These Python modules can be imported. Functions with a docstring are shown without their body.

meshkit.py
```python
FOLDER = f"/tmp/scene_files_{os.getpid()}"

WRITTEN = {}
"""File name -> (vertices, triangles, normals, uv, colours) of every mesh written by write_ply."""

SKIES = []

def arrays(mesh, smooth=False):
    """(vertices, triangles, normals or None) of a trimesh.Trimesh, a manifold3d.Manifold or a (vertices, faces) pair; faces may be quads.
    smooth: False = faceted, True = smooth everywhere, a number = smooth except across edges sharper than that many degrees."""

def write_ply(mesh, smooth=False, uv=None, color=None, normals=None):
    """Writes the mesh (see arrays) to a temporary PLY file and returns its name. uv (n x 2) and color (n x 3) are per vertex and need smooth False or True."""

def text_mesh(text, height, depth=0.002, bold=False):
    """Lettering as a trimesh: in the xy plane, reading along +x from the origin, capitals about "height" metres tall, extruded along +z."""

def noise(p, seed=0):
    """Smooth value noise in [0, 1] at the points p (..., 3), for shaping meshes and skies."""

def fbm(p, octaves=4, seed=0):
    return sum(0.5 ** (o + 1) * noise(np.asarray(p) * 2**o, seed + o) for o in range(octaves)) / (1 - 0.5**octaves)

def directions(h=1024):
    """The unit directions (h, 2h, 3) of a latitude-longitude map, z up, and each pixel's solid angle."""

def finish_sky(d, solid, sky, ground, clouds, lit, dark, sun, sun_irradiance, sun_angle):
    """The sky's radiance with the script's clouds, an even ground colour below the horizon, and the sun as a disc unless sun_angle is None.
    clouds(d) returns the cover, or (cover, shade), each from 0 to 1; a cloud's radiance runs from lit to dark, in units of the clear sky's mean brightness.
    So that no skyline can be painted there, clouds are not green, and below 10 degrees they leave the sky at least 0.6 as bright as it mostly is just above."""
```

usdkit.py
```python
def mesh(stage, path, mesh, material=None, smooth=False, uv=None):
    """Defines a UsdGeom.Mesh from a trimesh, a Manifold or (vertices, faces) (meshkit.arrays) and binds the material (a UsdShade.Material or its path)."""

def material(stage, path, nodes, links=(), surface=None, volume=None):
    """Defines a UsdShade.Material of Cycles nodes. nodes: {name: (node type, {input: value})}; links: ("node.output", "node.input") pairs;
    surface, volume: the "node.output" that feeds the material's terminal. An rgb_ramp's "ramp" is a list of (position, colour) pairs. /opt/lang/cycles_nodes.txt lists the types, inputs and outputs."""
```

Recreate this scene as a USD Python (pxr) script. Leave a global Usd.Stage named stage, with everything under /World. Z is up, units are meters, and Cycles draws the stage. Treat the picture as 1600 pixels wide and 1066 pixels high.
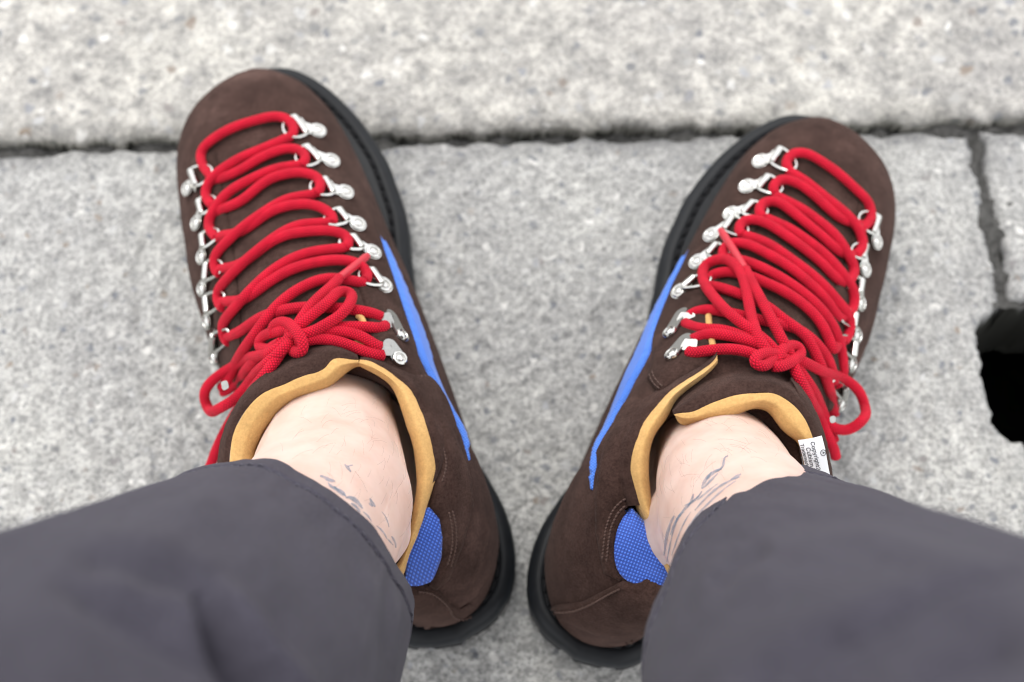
import math, random
import numpy as np
import trimesh
import manifold3d as m3
from scipy.interpolate import CubicSpline, PchipInterpolator
from scipy.spatial import Delaunay
from shapely.geometry import Polygon, Point, LineString
from shapely import contains_xy
import shapely
import usdkit, meshkit
from pxr import Usd, UsdGeom, UsdLux, UsdShade, Gf, Sdf, Vt

random.seed(7)
RNG = np.random.default_rng(7)
stage = Usd.Stage.CreateInMemory()
UsdGeom.SetStageUpAxis(stage, UsdGeom.Tokens.z)
UsdGeom.SetStageMetersPerUnit(stage, 1.0)
world = UsdGeom.Xform.Define(stage, '/World')
stage.SetDefaultPrim(world.GetPrim())

# ------------------------------------------------------------------ camera, sky, sun, exposure
FPX, PITCH, CAMH = 2100.0, math.radians(68.5), 0.617
EXPOSURE = 0.90
SUN_EL, SUN_AZ = math.radians(58), math.radians(-25)      # azimuth from +y towards +x
CAM = np.array([0.0, 0.0, CAMH])
FWD = np.array([0, math.cos(PITCH), -math.sin(PITCH)])
RGT = np.array([1.0, 0, 0])
UPV = np.array([0, math.sin(PITCH), math.cos(PITCH)])
cam = UsdGeom.Camera.Define(stage, '/World/camera')
M = Gf.Matrix4d(1.0)
for r_, v_ in enumerate((RGT, UPV, -FWD, CAM)):
    for c_ in range(3):
        M[r_, c_] = float(v_[c_])
cam.AddTransformOp().Set(M)
cam.CreateHorizontalApertureAttr(36.0)
cam.CreateVerticalApertureAttr(36.0 * 682 / 1024)
cam.CreateFocalLengthAttr(36.0 * FPX / 1600)
cam.CreateClippingRangeAttr(Gf.Vec2f(0.02, 500))
cam.CreateFStopAttr(8.0)
cam.CreateFocusDistanceAttr(0.485)
cam.CreateExposureAttr(EXPOSURE)

L_ = lambda n: '/World/Looks/' + n
UsdGeom.Scope.Define(stage, '/World/Looks')
skymat = usdkit.material(stage, L_('overcast_sky'), {
    'sky': ('sky_texture', {'sky_type': 'single_scattering', 'sun_disc': False, 'sun_elevation': SUN_EL,
                            'sun_rotation': SUN_AZ, 'altitude': 100.0, 'aerosol_density': 3.0}),
    'tc': ('texture_coordinate', {}),
    'n': ('noise_texture', {'scale': 2.2, 'detail': 5.0, 'roughness': 0.55}),
    'r': ('rgb_ramp', {'ramp': [(0.0, (9.0, 9.1, 9.5)), (0.45, (11.5, 11.5, 11.7)), (1.0, (15.0, 14.8, 14.6))]}),
    'mx': ('mix', {'mix_type': 'mix', 'fac': 0.88}),
    'bg': ('background_shader', {'strength': 0.10}),
}, [('tc.generated', 'n.vector'), ('n.fac', 'r.fac'), ('sky.color', 'mx.color1'), ('r.color', 'mx.color2'),
    ('mx.color', 'bg.color')], surface='bg.background')
dome = UsdLux.DomeLight.Define(stage, '/World/sky')
UsdShade.MaterialBindingAPI.Apply(dome.GetPrim()).Bind(skymat)
dome.GetPrim().SetCustomDataByKey('kind', 'structure')
sun = UsdLux.DistantLight.Define(stage, '/World/sun')
sun.CreateIntensityAttr(0.22)
sun.CreateAngleAttr(25.0)
sun.CreateColorAttr(Gf.Vec3f(1.0, 0.97, 0.93))
sun.CreateNormalizeAttr(True)
sun.AddRotateZOp().Set(-math.degrees(SUN_AZ))
sun.AddRotateXOp().Set(-(90 - math.degrees(SUN_EL)))


# ------------------------------------------------------------------ helpers
def ray(u, v):
    d = FWD + (u - 800) / FPX * RGT - (v - 533) / FPX * UPV
    return d / np.linalg.norm(d)


def rays(px):
    px = np.asarray(px, float)
    d = FWD + (px[:, :1] - 800) / FPX * RGT - (px[:, 1:2] - 533) / FPX * UPV
    return d / np.linalg.norm(d, axis=1, keepdims=True)


def at(u, v, z=0.0):
    d = ray(u, v)
    return CAM + d * (z - CAMH) / d[2]


def at_many(px, z):
    d = rays(px)
    return CAM + d * ((np.broadcast_to(z, len(d)) - CAMH) / d[:, 2])[:, None]


def project(p):
    q = np.atleast_2d(p) - CAM
    w = q @ FWD
    return np.stack([800 + FPX * (q @ RGT) / w, 533 - FPX * (q @ UPV) / w], 1)


used = {}


def numbered(parent, name):
    k = (parent, name)
    n = used.get(k, 0)
    used[k] = n + 1
    return f'{parent}/{name}' if n == 0 else f'{parent}/{name}_{n:03d}'


def tag(prim, label=None, cat=None, group=None, kind=None):
    p = prim.GetPrim() if hasattr(prim, 'GetPrim') else prim
    for k, val in (('label', label), ('category', cat), ('group', group), ('kind', kind)):
        if val:
            p.SetCustomDataByKey(k, val)
    return p


class Thing:
    def __init__(self, name, origin=(0, 0, 0), label=None, cat=None, group=None, kind=None):
        self.path = numbered('/World', name)
        self.o = np.asarray(origin, float)
        x = UsdGeom.Xform.Define(stage, self.path)
        x.AddTranslateOp().Set(Gf.Vec3d(*map(float, self.o)))
        tag(x, label, cat, group, kind)

    def part(self, name, mesh, mat, smooth=40, under=None, uv=None, label=None, kind=None):
        path = numbered(under or self.path, name)
        v, f = (np.array(mesh.vertices), np.array(mesh.faces)) if hasattr(mesh, 'faces') else mesh
        p = usdkit.mesh(stage, path, trimesh.Trimesh(np.asarray(v) - self.o, f, process=False), mat, smooth=smooth, uv=uv)
        tag(p, label, kind=kind)
        return path

    def holder(self, name, label=None):
        path = numbered(self.path, name)
        tag(UsdGeom.Xform.Define(stage, path), label)
        return path


def spline(pts, n=None, step=0.0012, closed=False):
    p = np.asarray(pts, float)
    d = np.linalg.norm(np.diff(p, axis=0), axis=1)
    t = np.concatenate([[0], np.cumsum(np.maximum(d, 1e-6) ** 0.7)])
    cs = CubicSpline(t, p)
    fine = cs(np.linspace(0, t[-1], 40 * len(p)))
    s = np.concatenate([[0], np.cumsum(np.linalg.norm(np.diff(fine, axis=0), axis=1))])
    m = n or max(6, int(s[-1] / step))
    q = np.linspace(0, s[-1], m)
    return np.stack([np.interp(q, s, fine[:, k]) for k in range(fine.shape[1])], 1)


def tube(path, r, sides=12, caps=True, squash=None):
    """A round tube along a dense path; r a number or one per point. Returns vertices, triangles, uv (turns, metres)."""
    p = np.asarray(path, float)
    n = len(p)
    r = np.broadcast_to(r, n)
    t = np.gradient(p, axis=0)
    t /= np.linalg.norm(t, axis=1, keepdims=True) + 1e-12
    a = np.cross(t[0], [0.3, 0.2, 0.93])
    a /= np.linalg.norm(a)
    A = np.zeros_like(p)
    for i in range(n):
        a = a - t[i] * (a @ t[i])
        a /= np.linalg.norm(a) + 1e-12
        A[i] = a
    B = np.cross(t, A)
    ph = np.linspace(0, 2 * np.pi, sides + 1)
    V = p[:, None] + r[:, None, None] * (np.cos(ph)[None, :, None] * A[:, None] + np.sin(ph)[None, :, None] * B[:, None])
    s = np.concatenate([[0], np.cumsum(np.linalg.norm(np.diff(p, axis=0), axis=1))])
    uv = np.stack([np.broadcast_to(ph / (2 * np.pi), (n, sides + 1)), np.broadcast_to(s[:, None], (n, sides + 1))], -1)
    idx = np.arange(n * (sides + 1)).reshape(n, sides + 1)
    q = np.stack([idx[:-1, :-1], idx[:-1, 1:], idx[1:, 1:], idx[1:, :-1]], -1).reshape(-1, 4)
    f = np.vstack([q[:, [0, 1, 2]], q[:, [0, 2, 3]]])
    V, uv = V.reshape(-1, 3), uv.reshape(-1, 2)
    if caps:
        c0, c1 = len(V), len(V) + 1
        V = np.vstack([V, p[0] - t[0] * r[0] * 0.4, p[-1] + t[-1] * r[-1] * 0.4])
        uv = np.vstack([uv, [0.5, 0], [0.5, s[-1]]])
        f = np.vstack([f] + [np.array([[c0, idx[0, k + 1], idx[0, k]], [c1, idx[-1, k], idx[-1, k + 1]]]) for k in range(sides)])
    return V, f, uv


def join(parts):
    V, F, U, n = [], [], [], 0
    for p in parts:
        V.append(p[0]); F.append(np.asarray(p[1]) + n)
        if len(p) > 2:
            U.append(p[2])
        n += len(p[0])
    return (np.vstack(V), np.vstack(F)) + ((np.vstack(U),) if U else ())


def grid_mesh(P, closed_u=False):
    """P (rows, cols, 3) -> vertices, triangles."""
    r, c = P.shape[:2]
    idx = np.arange(r * c).reshape(r, c)
    if closed_u:
        idx = np.concatenate([idx, idx[:, :1]], 1)
    q = np.stack([idx[:-1, :-1], idx[:-1, 1:], idx[1:, 1:], idx[1:, :-1]], -1).reshape(-1, 4)
    return P.reshape(-1, 3), np.vstack([q[:, [0, 1, 2]], q[:, [0, 2, 3]]])


def frame_from(n, e):
    n = n / np.linalg.norm(n)
    e = e - n * (e @ n)
    e = e / np.linalg.norm(e)
    return np.stack([e, np.cross(n, e), n], 1)


# ------------------------------------------------------------------ materials
def suede(name, c, light, amp=1.0):
    return usdkit.material(stage, L_(name), {
        'g': ('geometry', {}),
        'n1': ('noise_texture', {'scale': 26.0, 'detail': 4.0, 'roughness': 0.6}),
        'n2': ('noise_texture', {'scale': 900.0, 'detail': 3.0, 'roughness': 0.7}),
        'n3': ('noise_texture', {'scale': 2600.0, 'detail': 2.0, 'roughness': 0.7}),
        'r1': ('rgb_ramp', {'ramp': [(0.25, tuple(x * 0.78 for x in c)), (0.55, c), (0.8, light)]}),
        'r2': ('rgb_ramp', {'ramp': [(0.25, (1 - 0.42 * amp,) * 3), (0.75, (1 + 0.42 * amp,) * 3)]}),
        'n4': ('noise_texture', {'scale': 90.0, 'detail': 5.0, 'roughness': 0.65}),
        'r4': ('rgb_ramp', {'ramp': [(0.25, (1 - 0.38 * amp,) * 3), (0.75, (1 + 0.42 * amp,) * 3)]}),
        'mu4': ('mix', {'mix_type': 'multiply', 'fac': 1.0}),
        'mul': ('mix', {'mix_type': 'multiply', 'fac': 1.0}),
        'b': ('bump', {'strength': 0.6, 'distance': 0.0007}),
        'p': ('principled_bsdf', {'roughness': 0.95, 'specular_ior_level': 0.04, 'sheen_weight': 0.05, 'sheen_roughness': 0.4,
                                  'sheen_tint': (1.0, 0.78, 0.7)}),
    }, [('g.position', 'n1.vector'), ('g.position', 'n2.vector'), ('g.position', 'n3.vector'), ('n1.fac', 'r1.fac'), ('n2.fac', 'r2.fac'),
        ('r1.color', 'mul.color1'), ('r2.color', 'mul.color2'), ('g.position', 'n4.vector'), ('n4.fac', 'r4.fac'), ('mul.color', 'mu4.color1'), ('r4.color', 'mu4.color2'), ('mu4.color', 'p.base_color'), ('n3.fac', 'b.height'), ('b.normal', 'p.normal')], surface='p.BSDF')


def simple(name, c, rough=0.5, metal=0.0, spec=0.5, nscale=300.0, namp=0.25, bump=0.0, bdist=0.0004, sheen=0.0):
    return usdkit.material(stage, L_(name), {
        'g': ('geometry', {}),
        'n': ('noise_texture', {'scale': nscale, 'detail': 4.0, 'roughness': 0.6}),
        'r': ('rgb_ramp', {'ramp': [(0.2, tuple(x * (1 - namp) for x in c)), (0.8, tuple(x * (1 + namp) for x in c))]}),
        'b': ('bump', {'strength': bump, 'distance': bdist}),
        'p': ('principled_bsdf', {'roughness': rough, 'metallic': metal, 'specular_ior_level': spec, 'sheen_weight': sheen}),
    }, [('g.position', 'n.vector'), ('n.fac', 'r.fac'), ('r.color', 'p.base_color'), ('n.fac', 'b.height'), ('b.normal', 'p.normal')], surface='p.BSDF')


SUEDE = suede('brown_suede', (0.046, 0.0265, 0.0222), (0.086, 0.052, 0.0445))
SUEDE2 = suede('brown_suede_overlay', (0.042, 0.0242, 0.020), (0.070, 0.042, 0.0355))
TAN = suede('tan_leather', (0.55, 0.335, 0.13), (0.62, 0.40, 0.175), amp=0.35)
RUBBER = simple('black_rubber', (0.0085, 0.0088, 0.0095), rough=0.65, spec=0.2, nscale=500, namp=0.4, bump=0.25)
WELT = simple('dark_grey_welt', (0.0065, 0.0075, 0.009), rough=0.5, spec=0.2, nscale=250, namp=0.3, bump=0.15)
HEMT = simple('grey_thread', (0.085, 0.082, 0.10), rough=0.8, spec=0.1)
STITCH = simple('brown_thread', (0.075, 0.046, 0.038), rough=0.8, spec=0.2, nscale=3000, namp=0.3)
BLACKT = simple('black_thread', (0.008, 0.008, 0.009), rough=0.8, spec=0.2)
METAL = simple('nickel_metal', (0.54, 0.535, 0.51), rough=0.16, metal=1.0, nscale=900, namp=0.12, bump=0.05, bdist=0.0002)
METALD = simple('brushed_steel', (0.30, 0.30, 0.288), rough=0.36, metal=1.0, nscale=900, namp=0.12, bump=0.05, bdist=0.0002)
DARK = simple('dark_lining', (0.012, 0.009, 0.008), rough=0.95, spec=0.1)
WHITE = simple('white_label', (0.58, 0.59, 0.61), rough=0.5, spec=0.3, nscale=200, namp=0.04)
INK = simple('black_print', (0.02, 0.02, 0.025), rough=0.7, spec=0.2)
AGLET = usdkit.material(stage, L_('red_plastic'), {
    'p': ('principled_bsdf', {'base_color': (0.40, 0.010, 0.025), 'roughness': 0.4, 'coat_weight': 0.1})}, [], surface='p.BSDF')


def braid(name, c):
    """Braided cord: a herring-bone of strands over the tube's (turns, metres) coordinates."""
    return usdkit.material(stage, L_(name), {
        'uv': ('uvmap', {'attribute': 'st'}),
        'm1': ('mapping', {'scale': (1.0, 1.0, 1.0)}),
        's': ('separate_xyz', {}),
        'ku': ('math', {'math_type': 'multiply', 'value2': 8.0}),
        'kv': ('math', {'math_type': 'multiply', 'value2': 900.0}),
        'ad': ('math', {'math_type': 'add'}), 'su': ('math', {'math_type': 'subtract'}),
        'f1': ('math', {'math_type': 'pingpong', 'value2': 0.5}), 'f2': ('math', {'math_type': 'pingpong', 'value2': 0.5}),
        'mx': ('math', {'math_type': 'minimum'}),
        'g': ('geometry', {}),
        'n': ('noise_texture', {'scale': 160.0, 'detail': 3.0}),
        'r': ('rgb_ramp', {'ramp': [(0.0, tuple(x * 0.25 for x in c)), (0.2, tuple(x * 0.9 for x in c)), (0.5, tuple(x * 1.12 for x in c))]}),
        'r2': ('rgb_ramp', {'ramp': [(0.3, (0.86, 0.86, 0.86)), (0.7, (1.1, 1.1, 1.1))]}),
        'mu': ('mix', {'mix_type': 'multiply', 'fac': 1.0}),
        'b': ('bump', {'strength': 0.8, 'distance': 0.0012}),
        'p': ('principled_bsdf', {'roughness': 0.72, 'specular_ior_level': 0.14, 'sheen_weight': 0.05, 'sheen_tint': (1, 0.4, 0.4)}),
    }, [('uv.UV', 's.vector'), ('s.x', 'ku.value1'), ('s.y', 'kv.value1'), ('ku.value', 'ad.value1'), ('kv.value', 'ad.value2'),
        ('ku.value', 'su.value1'), ('kv.value', 'su.value2'), ('ad.value', 'f1.value1'), ('su.value', 'f2.value1'),
        ('f1.value', 'mx.value1'), ('f2.value', 'mx.value2'), ('mx.value', 'r.fac'), ('mx.value', 'b.height'), ('g.position', 'n.vector'),
        ('n.fac', 'r2.fac'), ('r.color', 'mu.color1'), ('r2.color', 'mu.color2'), ('mu.color', 'p.base_color'), ('b.normal', 'p.normal')], surface='p.BSDF')


LACE = braid('red_braided_cord', (0.66, 0.0072, 0.033))


def woven(name, c, c2, k, ang):
    """Coarse woven nylon from crossed waves in the object's own space."""
    return usdkit.material(stage, L_(name), {
        'g': ('geometry', {}),
        'm': ('mapping', {'rotation': (0.0, 0.0, ang)}),
        'w1': ('wave_texture', {'wave_type': 'bands', 'bands_direction': 'x', 'scale': k, 'distortion': 0.6, 'detail': 1.0}),
        'w2': ('wave_texture', {'wave_type': 'bands', 'bands_direction': 'y', 'scale': k * 1.0, 'distortion': 0.6, 'detail': 1.0}),
        'mu': ('math', {'math_type': 'multiply'}),
        'r': ('rgb_ramp', {'ramp': [(0.0, c2), (0.45, c), (1.0, tuple(min(1, x * 1.5 + 0.02) for x in c))]}),
        'b': ('bump', {'strength': 0.5, 'distance': 0.0006}),
        'p': ('principled_bsdf', {'roughness': 0.6, 'specular_ior_level': 0.35, 'sheen_weight': 0.15}),
    }, [('g.position', 'm.vector'), ('m.vector', 'w1.vector'), ('m.vector', 'w2.vector'), ('w1.fac', 'mu.value1'), ('w2.fac', 'mu.value2'),
        ('mu.value', 'r.fac'), ('mu.value', 'b.height'), ('r.color', 'p.base_color'), ('b.normal', 'p.normal')], surface='p.BSDF')


BLUE = woven('blue_nylon', (0.042, 0.13, 0.54), (0.014, 0.048, 0.28), 265.0, 0.4)
BLUEW = woven('blue_webbing', (0.055, 0.185, 0.64), (0.036, 0.125, 0.48), 330.0, 0.9)
TROUSER = usdkit.material(stage, L_('charcoal_cotton'), {
    'g': ('geometry', {}),
    'm': ('mapping', {'rotation': (0.5, 0.1, 0.6)}),
    'w': ('wave_texture', {'wave_type': 'bands', 'bands_direction': 'x', 'scale': 420.0, 'distortion': 1.5, 'detail': 2.0}),
    'n': ('noise_texture', {'scale': 1400.0, 'detail': 3.0, 'roughness': 0.7}),
    'n1': ('noise_texture', {'scale': 14.0, 'detail': 3.0}),
    'a': ('math', {'math_type': 'add'}),
    'r': ('rgb_ramp', {'ramp': [(0.28, (0.024, 0.0222, 0.030)), (0.72, (0.070, 0.066, 0.085))]}),
    'r1': ('rgb_ramp', {'ramp': [(0.3, (0.92, 0.92, 0.92)), (0.7, (1.06, 1.06, 1.06))]}),
    'mu': ('mix', {'mix_type': 'multiply', 'fac': 1.0}),
    'b': ('bump', {'strength': 0.22, 'distance': 0.0005}),
    'p': ('principled_bsdf', {'roughness': 0.9, 'specular_ior_level': 0.08, 'sheen_weight': 0.05, 'sheen_roughness': 0.4}),
}, [('g.position', 'm.vector'), ('m.vector', 'w.vector'), ('g.position', 'n.vector'), ('g.position', 'n1.vector'), ('w.fac', 'a.value1'), ('n.fac', 'a.value2'),
    ('n.fac', 'r.fac'), ('n1.fac', 'r1.fac'), ('r.color', 'mu.color1'), ('r1.color', 'mu.color2'), ('mu.color', 'p.base_color'), ('a.value', 'b.height'), ('b.normal', 'p.normal')], surface='p.BSDF')
SKIN = usdkit.material(stage, L_('skin'), {
    'g': ('geometry', {}),
    'n': ('noise_texture', {'scale': 55.0, 'detail': 4.0, 'roughness': 0.6}),
    'n2': ('noise_texture', {'scale': 1500.0, 'detail': 2.0}),
    'r': ('rgb_ramp', {'ramp': [(0.3, (0.475, 0.325, 0.268)), (0.52, (0.53, 0.385, 0.328)), (0.75, (0.57, 0.432, 0.375))]}),
    'b': ('bump', {'strength': 0.15, 'distance': 0.0004}),
    'p': ('principled_bsdf', {'roughness': 0.5, 'specular_ior_level': 0.35, 'subsurface_weight': 0.25, 'subsurface_scale': 0.004, 'subsurface_radius': (1.0, 0.35, 0.2)}),
}, [('g.position', 'n.vector'), ('g.position', 'n2.vector'), ('n.fac', 'r.fac'), ('r.color', 'p.base_color'), ('n2.fac', 'b.height'), ('b.normal', 'p.normal')], surface='p.BSDF')
HAIR = simple('leg_hair', (0.10, 0.075, 0.065), rough=0.5, spec=0.3)
TATTOO = usdkit.material(stage, L_('faded_ink'), {
    'g': ('geometry', {}),
    'n': ('noise_texture', {'scale': 420.0, 'detail': 3.0}),
    'r': ('rgb_ramp', {'ramp': [(0.3, (0.28, 0.28, 0.28)), (0.65, (0.6, 0.6, 0.6))]}),
    'd': ('principled_bsdf', {'base_color': (0.095, 0.14, 0.19), 'roughness': 0.55}),
    't': ('transparent_bsdf', {}),
    'x': ('mix_closure', {}),
}, [('g.position', 'n.vector'), ('n.fac', 'r.fac'), ('r.color', 'x.fac'), ('t.BSDF', 'x.closure1'), ('d.BSDF', 'x.closure2')], surface='x.closure')


def concrete(name, dark, light, GS, DIRT, VS):
    return usdkit.material(stage, L_(name), {
        'g': ('geometry', {}),
        'na': ('noise_texture', {'scale': GS, 'detail': 7.0, 'roughness': 0.74}),
        'nb': ('noise_texture', {'scale': 520.0, 'detail': 4.0, 'roughness': 0.7}),
        'nc': ('noise_texture', {'scale': 9.0, 'detail': 3.0}),
        'vo': ('voronoi_texture', {'scale': VS, 'randomness': 1.0}),
        'wn': ('noise_texture', {'scale': 190.0, 'detail': 3.0}),
        'ws': ('vector_math', {'math_type': 'scale', 'scale': 0.0075}),
        'wa': ('vector_math', {'math_type': 'add'}),
        'vs': ('separate_color', {}),
        'sel': ('rgb_ramp', {'ramp': [(0.0, (1, 1, 1)), (0.20, (1, 1, 1)), (0.34, (0, 0, 0)), (1.0, (0, 0, 0))]}),
        'near': ('rgb_ramp', {'ramp': [(0.0, (0.95, 0.95, 0.95)), (0.30, (0.8, 0.8, 0.8)), (0.50, (0, 0, 0))]}),
        'gm': ('math', {'math_type': 'multiply'}),
        'gc': ('rgb_ramp', {'ramp': [(0.0, (0.13, 0.14, 0.16)), (0.45, (0.19, 0.19, 0.185)), (0.7, (0.60, 0.59, 0.56)), (0.85, (0.22, 0.23, 0.25)), (1.0, (0.20, 0.155, 0.115))]}),
        'ra': ('rgb_ramp', {'ramp': [(0.28, dark), (0.5, tuple((a + b) / 2 for a, b in zip(dark, light))), (0.68, light)]}),
        'rb': ('rgb_ramp', {'ramp': [(0.28, (0.48, 0.48, 0.49)), (0.48, (0.98, 0.98, 0.98)), (0.72, (1.30, 1.29, 1.27))]}),
        'rc': ('rgb_ramp', {'ramp': [(0.3, (0.80, 0.80, 0.81)), (0.7, (1.05, 1.05, 1.03))]}),
        'm1': ('mix', {'mix_type': 'multiply', 'fac': 1.0}), 'm2': ('mix', {'mix_type': 'multiply', 'fac': 1.0}),
        'm3': ('mix', {'mix_type': 'mix'}),
        'at': ('attribute', {'attribute': 'dirt'}),
        'm4': ('mix', {'mix_type': 'mix'}),
        'dr': ('rgb_ramp', {'ramp': [(0.0, DIRT), (0.74, DIRT), (0.92, (0.022, 0.022, 0.017)), (1.0, (0.016, 0.016, 0.013))]}),
        'b': ('bump', {'strength': 0.6, 'distance': 0.0012}),
        'p': ('principled_bsdf', {'roughness': 0.9, 'specular_ior_level': 0.25}),
    }, [('g.position', 'na.vector'), ('g.position', 'nb.vector'), ('g.position', 'nc.vector'), ('g.position', 'wn.vector'), ('wn.color', 'ws.vector1'), ('ws.vector', 'wa.vector1'), ('g.position', 'wa.vector2'), ('wa.vector', 'vo.vector'),
        ('vo.color', 'vs.color'), ('vs.r', 'sel.fac'), ('vo.distance', 'near.fac'), ('sel.color', 'gm.value1'), ('near.color', 'gm.value2'), ('vs.g', 'gc.fac'),
        ('na.fac', 'ra.fac'), ('nb.fac', 'rb.fac'), ('nc.fac', 'rc.fac'), ('ra.color', 'm1.color1'), ('rb.color', 'm1.color2'),
        ('m1.color', 'm2.color1'), ('rc.color', 'm2.color2'), ('gm.value', 'm3.fac'), ('m2.color', 'm3.color1'), ('gc.color', 'm3.color2'),
        ('at.fac', 'm4.fac'), ('at.fac', 'dr.fac'), ('dr.color', 'm4.color2'), ('m3.color', 'm4.color1'), ('m4.color', 'p.base_color'),
        ('nb.fac', 'b.height'), ('b.normal', 'p.normal')], surface='p.BSDF')


CONC = concrete('rough_concrete', (0.20, 0.20, 0.197), (0.47, 0.467, 0.448), 130.0, (0.085, 0.086, 0.088), 210.0)
CONC2 = concrete('worn_concrete', (0.155, 0.154, 0.153), (0.54, 0.522, 0.482), 85.0, (0.036, 0.036, 0.023), 135.0)
SOIL = simple('joint_dirt', (0.062, 0.061, 0.058), rough=1.0, spec=0.1, nscale=300, namp=0.6, bump=0.8, bdist=0.002)
PIT = simple('drain_concrete', (0.05, 0.05, 0.047), rough=1.0, spec=0.1, nscale=60, namp=0.3)

# ------------------------------------------------------------------ pavement: cast concrete gutter covers
ROT = math.radians(-1.2)
JA, JB = at(0, 231), at(1600, 196)                       # joint along the upper cover
JROT = math.atan2(JB[1] - JA[1], JB[0] - JA[0])
JX, JY = np.array([math.cos(JROT), math.sin(JROT)]), np.array([-math.sin(JROT), math.cos(JROT)])
O2 = JA[:2]
TW = lambda p: np.stack([(p[..., 0] - O2[0]) * JX[0] + (p[..., 1] - O2[1]) * JX[1], (p[..., 0] - O2[0]) * JY[0] + (p[..., 1] - O2[1]) * JY[1]], -1)


def jl(u, v):
    return TW(at(u, v)[:2])


vj0, vj1 = jl(1538, 235), jl(1572, 500)
VX = (vj0[0] + vj1[0]) / 2                               # the cross joint, in slab space
hole = [jl(1534, 500), jl(1537, 600), jl(1550, 652), jl(1585, 682), jl(1650, 690), jl(1720, 680), jl(1720, 462), jl(1600, 466), jl(1556, 474)]
hole_poly = Polygon(hole)
GAP = 0.0029
SLABS = [  # name, x0, x1, y0, y1 (slab space), z, material, label
    (-0.9, 1.3, 0.0016, 0.62, 0.0045, CONC2),
    (VX - 0.60, VX - GAP, -0.52, -0.0022, 0.0, CONC),
    (VX + GAP, VX + 0.60, -0.52, -0.0022, 0.0, CONC),
]
pave = Thing('pavement', (0, 0, 0), kind='structure', label='rough pale grey concrete pavement slabs under the boots', cat='pavement')


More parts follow.
